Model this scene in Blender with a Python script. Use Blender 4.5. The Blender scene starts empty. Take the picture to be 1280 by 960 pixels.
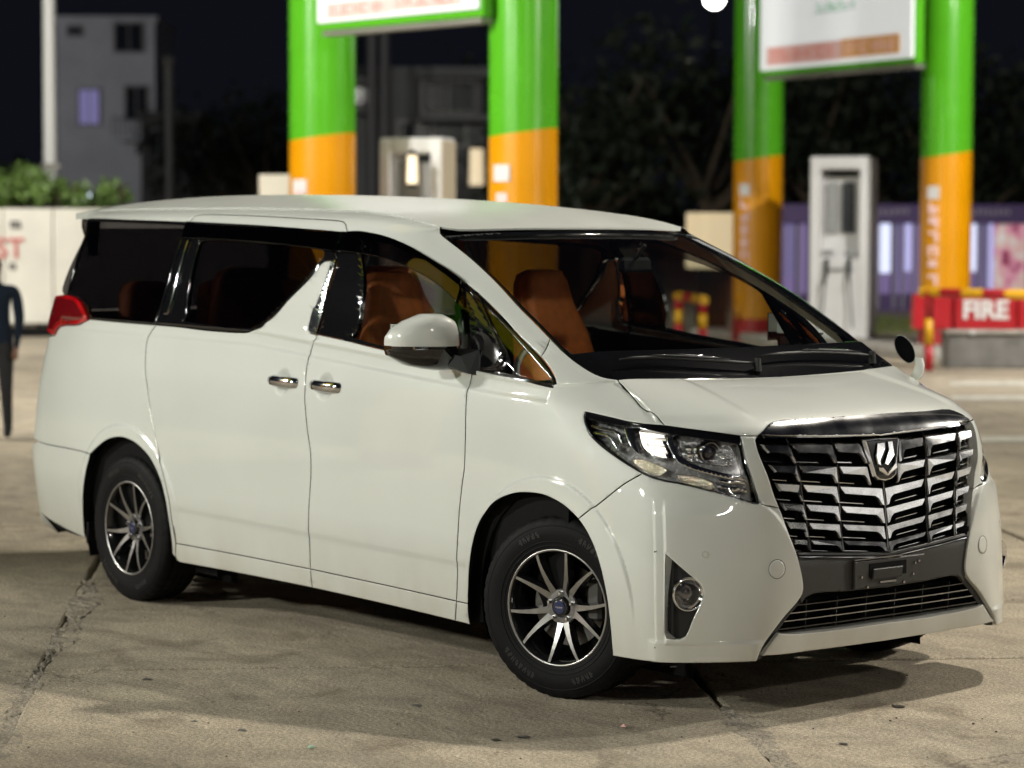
import bpy, math, random, numpy as np
from mathutils import Vector, Matrix
from mathutils.geometry import delaunay_2d_cdt
random.seed(4); rng=np.random.default_rng(4)
sc=bpy.context.scene; COL=sc.collection
# ---------------------------------------------------------------- camera
CAM=np.array([6.95023877,-6.70382048,1.72272851]); FWD=np.array([-0.77596252,0.62756022,-0.06364228]); RGT=np.array([0.62870671,0.77763834,0.00254621]); UPV=np.array([-0.05108858,0.03803656,0.99796953])
cd=bpy.data.cameras.new('camera'); cam=bpy.data.objects.new('camera',cd); COL.objects.link(cam)
cam.matrix_world=Matrix(((RGT[0],UPV[0],-FWD[0],CAM[0]),(RGT[1],UPV[1],-FWD[1],CAM[1]),(RGT[2],UPV[2],-FWD[2],CAM[2]),(0,0,0,1)))
cd.sensor_width=36; cd.lens=88.312; cd.clip_start=.1; cd.clip_end=900
cd.dof.use_dof=True; cd.dof.focus_distance=9.0; cd.dof.aperture_fstop=2.4
sc.camera=cam
# ---------------------------------------------------------------- night sky and exposure
w=bpy.data.worlds.new('World'); sc.world=w; w.use_nodes=True
nt=w.node_tree; bg=nt.nodes['Background']; sky=nt.nodes.new('ShaderNodeTexSky'); sky.sky_type='NISHITA'; sky.sun_disc=False; glow=nt.nodes.new('ShaderNodeMix'); glow.data_type='RGBA'; glow.blend_type='ADD'; glow.inputs[0].default_value=1; glow.inputs[7].default_value=(.034,.039,.062,1)
sky.sun_elevation=math.radians(-5.5); sky.sun_rotation=math.radians(200); sky.air_density=1.2; sky.dust_density=2.5; sky.ozone_density=2
nt.links.new(sky.outputs[0],glow.inputs[6]); nt.links.new(glow.outputs[2],bg.inputs[0]); bg.inputs[1].default_value=.12
sc.view_settings.view_transform='Standard'; sc.view_settings.look='None'; sc.view_settings.exposure=.05; sc.view_settings.gamma=1
# ---------------------------------------------------------------- the forecourt floodlights (each one a real fitting on a mast, see flood_mast below)
FLOODS=[ # x,y,height,power,size,colour,aim
 (-3,-21,8.0,1750,1.3,(.98,1,.89),(-1.0,0,.6)),
 (-14,-14,7.6,1900,1.2,(1,.97,.90),(-2,0,.6)),
 (4.5,12.5,6.5,1300,.5,(1,.95,.84),(0,0,.6)),
 (18,-7,8.5,420,.9,(1,.95,.86),(0,0,.6)),
 (.2,5.6,8.3,900,.35,(1,.93,.80),(-.5,-2.0,0)),
]
def lamp(kind,name,loc,power,size,col,aim,parent=None):
    d=bpy.data.lights.new(name,kind); d.energy=power; d.color=col
    if kind=='AREA': d.shape='RECTANGLE'; d.size=size; d.size_y=size*.6
    else: d.shadow_soft_size=size
    o=bpy.data.objects.new(name,d); COL.objects.link(o)
    v=Vector(aim)-Vector(loc); o.rotation_euler=v.to_track_quat('-Z','Y').to_euler(); o.location=loc
    return o
# ---------------------------------------------------------------- materials
MATS={}
def mat(name,col=(.5,.5,.5),rough=.5,metal=0,coat=0,emit=None,es=0,spec=.5,noise=0,nscale=20,bump=0,bscale=200,crough=.03):
    if name in MATS: return MATS[name]
    m=bpy.data.materials.new(name); m.use_nodes=True; t=m.node_tree; b=t.nodes['Principled BSDF']
    b.inputs['Base Color'].default_value=(*col,1); b.inputs['Roughness'].default_value=rough; b.inputs['Metallic'].default_value=metal
    b.inputs['Coat Weight'].default_value=coat; b.inputs['Coat Roughness'].default_value=crough; b.inputs['Specular IOR Level'].default_value=spec
    if emit: b.inputs['Emission Color'].default_value=(*emit,1); b.inputs['Emission Strength'].default_value=es
    if noise or bump:
        tc=t.nodes.new('ShaderNodeTexCoord'); n=t.nodes.new('ShaderNodeTexNoise'); n.inputs['Scale'].default_value=nscale; n.inputs['Detail'].default_value=6
        t.links.new(tc.outputs['Object'],n.inputs['Vector'])
        if noise:
            r=t.nodes.new('ShaderNodeValToRGB'); r.color_ramp.elements[0].position=.3; r.color_ramp.elements[1].position=.7
            r.color_ramp.elements[0].color=tuple(c*(1-noise) for c in col)+(1,); r.color_ramp.elements[1].color=tuple(min(1,c*(1+noise)) for c in col)+(1,)
            t.links.new(n.outputs[0],r.inputs[0]); t.links.new(r.outputs[0],b.inputs['Base Color'])
            mr=t.nodes.new('ShaderNodeMapRange'); mr.inputs[3].default_value=max(0,rough-.08); mr.inputs[4].default_value=min(1,rough+.1); t.links.new(n.outputs[0],mr.inputs[0]); t.links.new(mr.outputs[0],b.inputs['Roughness'])
        if bump:
            n2=t.nodes.new('ShaderNodeTexNoise'); n2.inputs['Scale'].default_value=bscale; n2.inputs['Detail'].default_value=4; t.links.new(tc.outputs['Object'],n2.inputs['Vector'])
            bp=t.nodes.new('ShaderNodeBump'); bp.inputs['Strength'].default_value=bump; bp.inputs['Distance'].default_value=.01; t.links.new(n2.outputs[0],bp.inputs['Height']); t.links.new(bp.outputs[0],b.inputs['Normal'])
    MATS[name]=m; return m
def glass(name,tint,ior=1.5,rough=0.,refl=1.):
    """thin pane: tinted see-through plus fresnel reflection"""
    if name in MATS: return MATS[name]
    m=bpy.data.materials.new(name); m.use_nodes=True; t=m.node_tree; t.nodes.remove(t.nodes['Principled BSDF']); out=t.nodes['Material Output']
    tr=t.nodes.new('ShaderNodeBsdfTransparent'); tr.inputs[0].default_value=(*tint,1); gl=t.nodes.new('ShaderNodeBsdfGlossy'); gl.inputs['Roughness'].default_value=rough; gl.inputs[0].default_value=(refl,refl,refl,1)
    fr=t.nodes.new('ShaderNodeFresnel'); ge=t.nodes.new('ShaderNodeNewGeometry'); mi=t.nodes.new('ShaderNodeMapRange'); mi.inputs[3].default_value=ior; mi.inputs[4].default_value=1/ior; t.links.new(ge.outputs['Backfacing'],mi.inputs[0]); t.links.new(mi.outputs[0],fr.inputs[0]); mx=t.nodes.new('ShaderNodeMixShader')
    t.links.new(fr.outputs[0],mx.inputs[0]); t.links.new(tr.outputs[0],mx.inputs[1]); t.links.new(gl.outputs[0],mx.inputs[2]); t.links.new(mx.outputs[0],out.inputs[0])
    MATS[name]=m; return m
PAINT=mat('pearl_white_paint',(.69,.715,.68),.46,0,1,spec=.4,noise=.02,nscale=2.2,crough=.035)
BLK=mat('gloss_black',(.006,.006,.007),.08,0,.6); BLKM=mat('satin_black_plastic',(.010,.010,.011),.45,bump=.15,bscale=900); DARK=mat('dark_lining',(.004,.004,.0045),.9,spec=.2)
def road_film(m):
    t=m.node_tree; b=t.nodes['Principled BSDF']; src=b.inputs['Base Color'].links[0].from_socket; g=t.nodes.new('ShaderNodeNewGeometry'); sx=t.nodes.new('ShaderNodeSeparateXYZ'); t.links.new(g.outputs['Position'],sx.inputs[0])
    n=t.nodes.new('ShaderNodeTexNoise'); n.inputs['Scale'].default_value=5; n.inputs['Detail'].default_value=8; mp=t.nodes.new('ShaderNodeMapping'); mp.inputs['Scale'].default_value=(1,1,.35); t.links.new(g.outputs['Position'],mp.inputs[0]); t.links.new(mp.outputs[0],n.inputs[0])
    r=t.nodes.new('ShaderNodeMapRange'); r.inputs[1].default_value=.55; r.inputs[2].default_value=.18; t.links.new(sx.outputs[2],r.inputs[0]); q=t.nodes.new('ShaderNodeMath'); q.operation='MULTIPLY'; t.links.new(r.outputs[0],q.inputs[0]); t.links.new(n.outputs[0],q.inputs[1])
    x=t.nodes.new('ShaderNodeMix'); x.data_type='RGBA'; t.links.new(q.outputs[0],x.inputs[0]); t.links.new(src,x.inputs[6]); x.inputs[7].default_value=(.42,.37,.29,1); t.links.new(x.outputs[2],b.inputs['Base Color'])
road_film(PAINT)
CHR=mat('chrome',(.80,.80,.81),.11,1,noise=.03,nscale=8); CHRD=mat('smoked_chrome',(.34,.34,.36),.10,1); SIL=mat('machined_alloy',(.42,.41,.40),.33,1,noise=.08,nscale=40)
WBLK=mat('gloss_black_wheel_paint',(.012,.012,.013),.18,0,.7); RUB=mat('tyre_rubber',(.0045,.0045,.005),.62,spec=.16,noise=.3,nscale=14,bump=.10,bscale=420)
GREYP=mat('dark_grey_plastic',(.026,.025,.024),.5,noise=.15,nscale=30,bump=.25,bscale=700)
GL=glass('clear_window_glass',(.88,.90,.88)); GLD=glass('privacy_glass',(.085,.08,.085)); GLW=glass('windscreen_glass',(.88,.92,.89)); GLL=glass('lamp_cover_glass',(.96,.96,.96),1.45)
SMK=glass('smoked_deflector',(.16,.16,.17)); RED=mat('red_lamp_plastic',(.42,.003,.006),.10,0,1,emit=(.9,.01,.01),es=.03,noise=.5,nscale=7); TAN=mat('tan_leather',(.88,.26,.06),.5,noise=.15,nscale=25,bump=.3,bscale=260)
BEI=mat('beige_trim',(.36,.31,.23),.7,noise=.08,nscale=12); DASH=mat('dashboard_vinyl',(.085,.10,.095),.35,bump=.2,bscale=500)
# ---------------------------------------------------------------- object helpers
def link(name,me,m,parent=None,label=None,stuff=False):
    o=bpy.data.objects.new(name,me); COL.objects.link(o)
    if m is not None and len(me.materials)==0: me.materials.append(m)
    if parent is not None: o.parent=parent
    if label: o['label']=label
    if stuff: o['kind']='stuff'
    return o
def mesh(name,V,F,m=None,parent=None,smooth=False,label=None,normals=None,stuff=False,recalc=False):
    me=bpy.data.meshes.new(name); me.from_pydata([tuple(map(float,v)) for v in V],[],[tuple(int(i) for i in f) for f in F]); me.validate(clean_customdata=False); me.update()
    if recalc:
        import bmesh
        b=bmesh.new(); b.from_mesh(me); bmesh.ops.recalc_face_normals(b,faces=b.faces); b.to_mesh(me); b.free()
    if smooth: me.shade_smooth()
    if normals is not None: me.normals_split_custom_set_from_vertices([tuple(map(float,n)) for n in normals])
    return link(name,me,m,parent,label,stuff)
def root(name,label,cat,loc=(0,0,0),rz=0,group=None):
    o=bpy.data.objects.new(name,None); COL.objects.link(o); o.location=loc; o.rotation_euler=(0,0,rz); o['label']=label; o['category']=cat; o.empty_display_size=.2
    if group: o['group']=group
    return o
def struct(o): o['kind']='structure'; return o
class MB:
    """collects simple solids into one mesh"""
    def __init__(s): s.v=[]; s.f=[]
    def add(s,V,F):
        n=len(s.v); s.v+= [tuple(map(float,v)) for v in V]; s.f+=[tuple(i+n for i in f) for f in F]; return s
    def box(s,c,d,rz=0,bev=.0):
        x,y,z=[q/2 for q in d]; V=[]
        if bev<=0:
            V=[(i*x,j*y,k*z) for k in(-1,1) for i,j in((-1,-1),(1,-1),(1,1),(-1,1))]
            F=[(3,2,1,0),(4,5,6,7)]+[(i,(i+1)%4,(i+1)%4+4,i+4) for i in range(4)]
        else:
            b=min(bev,x*.9,y*.9,z*.9); rings=[(-z,b),(-z+b,0),(z-b,0),(z,b)]
            for zz,q in rings:
                for (sx,sy) in((-1,-1),(1,-1),(1,1),(-1,1)):
                    if q: V+= [(sx*(x-b),sy*(y-b),zz)]*1
                    else:
                        a=[(sx*(x-b),sy*y,zz),(sx*x,sy*(y-b),zz)]
                        if sx*sy<0: a=a
                        else: a=a[::-1]
                        # order counter-clockwise
                        V+= a if (sx,sy) in((1,-1),(-1,1)) else a
            # simple: build rings as 8-gons
            V=[]
            for zz,q in rings:
                X,Y=x-q,y-q; bb=b if not q else b*.5
                V+=[(-X+bb,-Y,zz),(X-bb,-Y,zz),(X,-Y+bb,zz),(X,Y-bb,zz),(X-bb,Y,zz),(-X+bb,Y,zz),(-X,Y-bb,zz),(-X,-Y+bb,zz)]
            F=[tuple(range(7,-1,-1)),tuple(range(24,32))]
            for r in range(3):
                for i in range(8): F.append((r*8+i,r*8+(i+1)%8,r*8+8+(i+1)%8,r*8+8+i))
        cs,sn=math.cos(rz),math.sin(rz)
        V=[(c[0]+a*cs-b_*sn,c[1]+a*sn+b_*cs,c[2]+z_) for a,b_,z_ in V]
        return s.add(V,F)
    def cyl(s,p0,p1,r0,r1=None,n=16,cap=True):
        r1=r0 if r1 is None else r1; p0=Vector(p0);p1=Vector(p1);d=(p1-p0).normalized(); a=d.orthogonal().normalized(); b=d.cross(a)
        V=[p0+(a*math.cos(t)+b*math.sin(t))*r0 for t in np.arange(n)*2*math.pi/n]+[p1+(a*math.cos(t)+b*math.sin(t))*r1 for t in np.arange(n)*2*math.pi/n]
        F=[(i,(i+1)%n,(i+1)%n+n,i+n) for i in range(n)]
        if cap: F+=[tuple(range(n-1,-1,-1)),tuple(range(n,2*n))]
        return s.add(V,F)
    def sphere(s,c,r,n=12,m=8,sc3=(1,1,1)):
        V=[(c[0],c[1],c[2]-r*sc3[2])];F=[]
        for i in range(1,m):
            ph=-math.pi/2+math.pi*i/m
            for j in range(n): th=2*math.pi*j/n; V.append((c[0]+r*sc3[0]*math.cos(ph)*math.cos(th),c[1]+r*sc3[1]*math.cos(ph)*math.sin(th),c[2]+r*sc3[2]*math.sin(ph)))
        V.append((c[0],c[1],c[2]+r*sc3[2])); k=len(V)-1
        for j in range(n): F.append((0,1+(j+1)%n,1+j)); F.append((k,k-n+j,k-n+(j+1)%n))
        for i in range(m-2):
            for j in range(n): a=1+i*n+j;b=1+i*n+(j+1)%n; F.append((a,b,b+n,a+n))
        return s.add(V,F)
    def build(s,name,m,parent=None,smooth=False,label=None,stuff=False,auto=None):
        o=mesh(name,s.v,s.f,m,parent,smooth,label,stuff=stuff,recalc=True)
        if auto:
            o.data.shade_smooth(); 
            for e in o.data.edges: pass
            o.data.set_sharp_from_angle(angle=math.radians(auto))
        return o
def lathe(prof,axis='y',n=48,c=(0,0,0)):
    """revolve (offset along axis, radius) points about the axis"""
    V=[];F=[]
    for a,r in prof:
        for j in range(n):
            t=2*math.pi*j/n; p=(r*math.cos(t),a,r*math.sin(t)) if axis=='y' else ((a,r*math.cos(t),r*math.sin(t)) if axis=='x' else (r*math.cos(t),r*math.sin(t),a))
            V.append((p[0]+c[0],p[1]+c[1],p[2]+c[2]))
    for i in range(len(prof)-1):
        for j in range(n): F.append((i*n+j,i*n+(j+1)%n,(i+1)*n+(j+1)%n,(i+1)*n+j))
    return V,F
def copy_tree(o,parent=None):
    c=o.copy(); COL.objects.link(c); c.parent=parent
    for ch in [x for x in COL.objects if x.parent==o and x!=c]: copy_tree(ch,c)
    return c
def roofz(x,y):
    C=np.interp
    xs=np.array([-4.0,-3.8,-3.4,-3.0,-2.6,-2.2,-1.8,-1.5,-1.2,-1.0,-.8]);zc=np.array([1.822,1.842,1.856,1.857,1.853,1.845,1.829,1.810,1.778,1.748,1.706])
    ze=np.array([1.765,1.772,1.785,1.789,1.790,1.789,1.784,1.776,1.752,1.715,1.690])
    # smooth via cubic-ish: gaussian average of the interpolated profile
    x=np.asarray(x,float);k=np.array([-.18,-.09,0,.09,.18]);w=np.array([.12,.24,.28,.24,.12])
    zc_=sum(wi*np.interp(x+ki,xs,zc) for ki,wi in zip(k,w));ze_=sum(wi*np.interp(x+ki,xs,ze) for ki,wi in zip(k,w))
    return zc_-(zc_-ze_)*(np.abs(y)/.645)**2.2

# ---- HULL: one smooth surface S(u,v) of the van body; u runs nose centre -> round the side -> tail centre, v sill -> over bonnet / up the glass -> roof edge
_front = [ # rows of (x,y,z) for columns 0..7
 [(.795,0,.19),(.795,.22,.19),(.79,.42,.19),(.792,.60,.19),(.725,.735,.19),(.600,.862,.19),(.45,.905,.19),(.15,.895,.19)],
 [(.81,0,.27),(.81,.22,.27),(.803,.42,.27),(.796,.60,.27),(.722,.73,.27),(.598,.866,.27),(.45,.910,.27),(.15,.905,.27)],
 [(.82,0,.36),(.82,.22,.36),(.812,.42,.36),(.793,.59,.36),(.718,.725,.36),(.597,.868,.36),(.45,.915,.36),(.15,.912,.36)],
 [(.825,0,.48),(.823,.22,.48),(.812,.42,.48),(.787,.583,.48),(.714,.718,.48),(.592,.866,.48),(.445,.918,.48),(.15,.922,.48)],
 [(.823,0,.60),(.82,.22,.60),(.808,.42,.60),(.781,.58,.60),(.707,.713,.60),(.585,.86,.60),(.44,.918,.60),(.15,.926,.60)],
 [(.815,0,.72),(.812,.22,.72),(.80,.42,.72),(.770,.58,.72),(.692,.71,.72),(.568,.85,.72),(.42,.909,.72),(.14,.925,.72)],
 [(.80,0,.84),(.797,.22,.84),(.785,.42,.84),(.750,.58,.84),(.667,.703,.84),(.537,.83,.84),(.388,.893,.84),(.12,.917,.84)],
 [(.778,0,.94),(.775,.22,.94),(.762,.42,.94),(.725,.58,.94),(.63,.695,.94),(.49,.80,.94),(.34,.865,.94),(.10,.902,.94)],
 [(.738,0,1.02),(.735,.22,1.02),(.72,.42,1.018),(.68,.58,1.012),(.58,.69,1.008),(.445,.778,1.004),(.30,.838,1.0),(.08,.886,1.0)],
 [(.62,0,1.075),(.617,.22,1.075),(.60,.42,1.072),(.565,.57,1.066),(.48,.67,1.056),(.370,.755,1.055),(.245,.82,1.055),(.05,.872,1.058)],
 [(.44,0,1.12),(.437,.22,1.12),(.42,.42,1.118),(.39,.56,1.115),(.335,.655,1.11),(.265,.738,1.112),(.162,.80,1.110),(.0,.86,1.105)],
 [(.27,0,1.152),(.267,.22,1.152),(.255,.42,1.154),(.235,.57,1.157),(.20,.67,1.158),(.16,.738,1.157),(.09,.795,1.150),(-.04,.852,1.140)],
]
_wtop=[(-.82,0,1.700),(-.832,.22,1.700),(-.86,.42,1.697),(-.905,.575,1.692),(-.945,.655,1.686),(-1.00,.692,1.682),(-1.10,.715,1.684),(-1.25,.728,1.692)]
_wtopx=[-1.45,-1.70,-2.05,-2.5,-3.0,-3.42,-3.72]
_sx=[-.25,-.8,-1.5,-2.2,-2.9,-3.45,-3.78]
_zs=[.19,.27,.36,.48,.60,.72,.84,.94,1.0,1.065]
def _belt(x): return np.interp(x,[-3.9,-2.8,-2.0,-.5,0.],[1.285,1.280,1.272,1.168,1.140])
_prof=([.19,.27,.36,.48,.60,.72,.84,.94,1.0,1.065,1.12,1.17,1.28],[.878,.892,.903,.916,.924,.927,.925,.919,.913,.904,.893,.882,.862])
def _ys(x,z):
    y=np.interp(z,*_prof)
    y-=max(0,(-2.9-x))**2*.045
    if x>-.6: y+= -.006*(x+.6)/.6
    return y
def _rear(z):
    r=np.interp(z,[.19,.3,.6,.9,1.0,1.28,1.7],[-4.08,-4.13,-4.15,-4.08,-4.06,-3.985,-3.92])
    w=np.interp(z,[.19,.6,.9,1.28,1.7],[.845,.885,.875,.82,.695])
    return [(r+.11,w-.055,z),(r+.02,.45,z),(r,0,z)]
def net():
    rows=[]
    for i,z in enumerate(_zs):
        row=list(_front[i])+[(x,_ys(x,z),z) for x in _sx]+_rear(z); rows.append(row)
    def side(f):
        out=[]
        for x in _sx:
            zb=_belt(x); z=1.065+(zb-1.065)*f; out.append((x,_ys(x,z),z))
        z=1.065+(1.285-1.065)*f
        return out+_rear(z)
    rows.append(list(_front[10])+side(.5)); rows.append(list(_front[11])+side(1.0))
    base=[(x-.045*(1 if j<5 else .5 if j<6 else .15 if j<7 else 0),y-.002-(0 if j<5 else .006),z+.022) for j,(x,y,z) in enumerate(rows[-1])]
    rows.append(base)
    top=list(_wtop)+[(x,np.interp(x,[-3.6,-3.,-1.3],[.700,.722,.732]),np.interp(x,[-3.6,-2.7,-1.5],[1.703,1.707,1.697])) for x in _wtopx]+_rear(1.70)
    for f in (.27,.52,.77):
        row=[]
        for j,(a,b) in enumerate(zip(base,top)):
            a=np.array(a);b=np.array(b);p=a+(b-a)*f; bl=4*f*(1-f)
            if j<6: p+=np.array([.028,0,.048])*bl*(1-.35*(j/5)**2)+np.array([0,.010*j/5,0])*bl
            elif j<8: p+=np.array([.01,.016,.020])*bl
            elif j<15: p+=np.array([0,.016,0])*bl
            else: p+=np.array([-.02,0,0])*bl
            row.append(tuple(p))
        rows.append(row)
    rows.append(top)
    # rail rows
    def rail(f):
        r=[]
        for j,(x,y,z) in enumerate(top):
            ks=np.interp(j,[0,3,4,5,6,7,8,17],[0,0,.18,.42,.68,.88,1,1])
            dx=-.022*f if j<5 else (-.03*f if j<7 else (0 if j<15 else 0.02*f))
            yy=y-ks*np.interp(f,[0,.5,1],[0,.026,.085])*(1 if j<15 else 0)
            zz=z+ks*np.interp(f,[0,.5,1],[0,.052,.084])+(1-ks)*.010*f
            if f==1. and j>=5 and j<15: zz=float(roofz(x+dx,yy))-.003
            r.append((x+dx,yy,zz))
        return r
    rows.append(rail(.5)); rows.append(rail(1.))
    return np.array(rows)   # (NV,NU,3)
def _bs(n):
    M=np.zeros((n,n))
    for i in range(1,n-1): M[i,i-1:i+2]=[1/6,4/6,1/6]
    M[0,0]=M[-1,-1]=1
    return M
N=net(); NV,NU=N.shape[:2]
_C=N.copy()
for _ in range(2):
    Q=np.einsum('ij,jkc->ikc',_bs(NV),_C); Q[:,:]=np.einsum('kj,ijc->ikc',_bs(NU),Q); _C=_C+(N-Q)*np.array([.85])
def _pad(C):
    C=np.concatenate([2*C[:1]-C[1:2],C,2*C[-1:]-C[-2:-1]],0)
    # y-mirror ghosts at nose and tail centre lines
    l=C[:,1:2]*[1,-1,1]; r=C[:,-2:-1]*[1,-1,1]
    return np.concatenate([l,C,r],1)
_CP=_pad(_C)
def _w(t):
    return np.stack([(1-t)**3,3*t**3-6*t**2+4,-3*t**3+3*t**2+3*t+1,t**3],-1)/6
def S(u,v):
    """u in 0..NU-1, v in 0..NV-1 arrays -> (n,3) on the +y half"""
    u=np.clip(np.asarray(u,float),0,NU-1-1e-9);v=np.clip(np.asarray(v,float),0,NV-1-1e-9)
    iu=u.astype(int);iv=v.astype(int);wu=_w(u-iu);wv=_w(v-iv);out=0
    for a in range(4):
        for b in range(4):
            out=out+(wv[...,a]*wu[...,b])[...,None]*_CP[iv+a,iu+b]
    return out
def SN(u,v):
    e=.01;u=np.clip(np.asarray(u,float),e,NU-1-e);v=np.clip(np.asarray(v,float),e,NV-1-e)
    n=np.cross(S(u+e,v)-S(u-e,v),S(u,v+e)-S(u,v-e)); n/=np.linalg.norm(n,axis=-1,keepdims=True)+1e-12
    return -n if False else n
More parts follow.
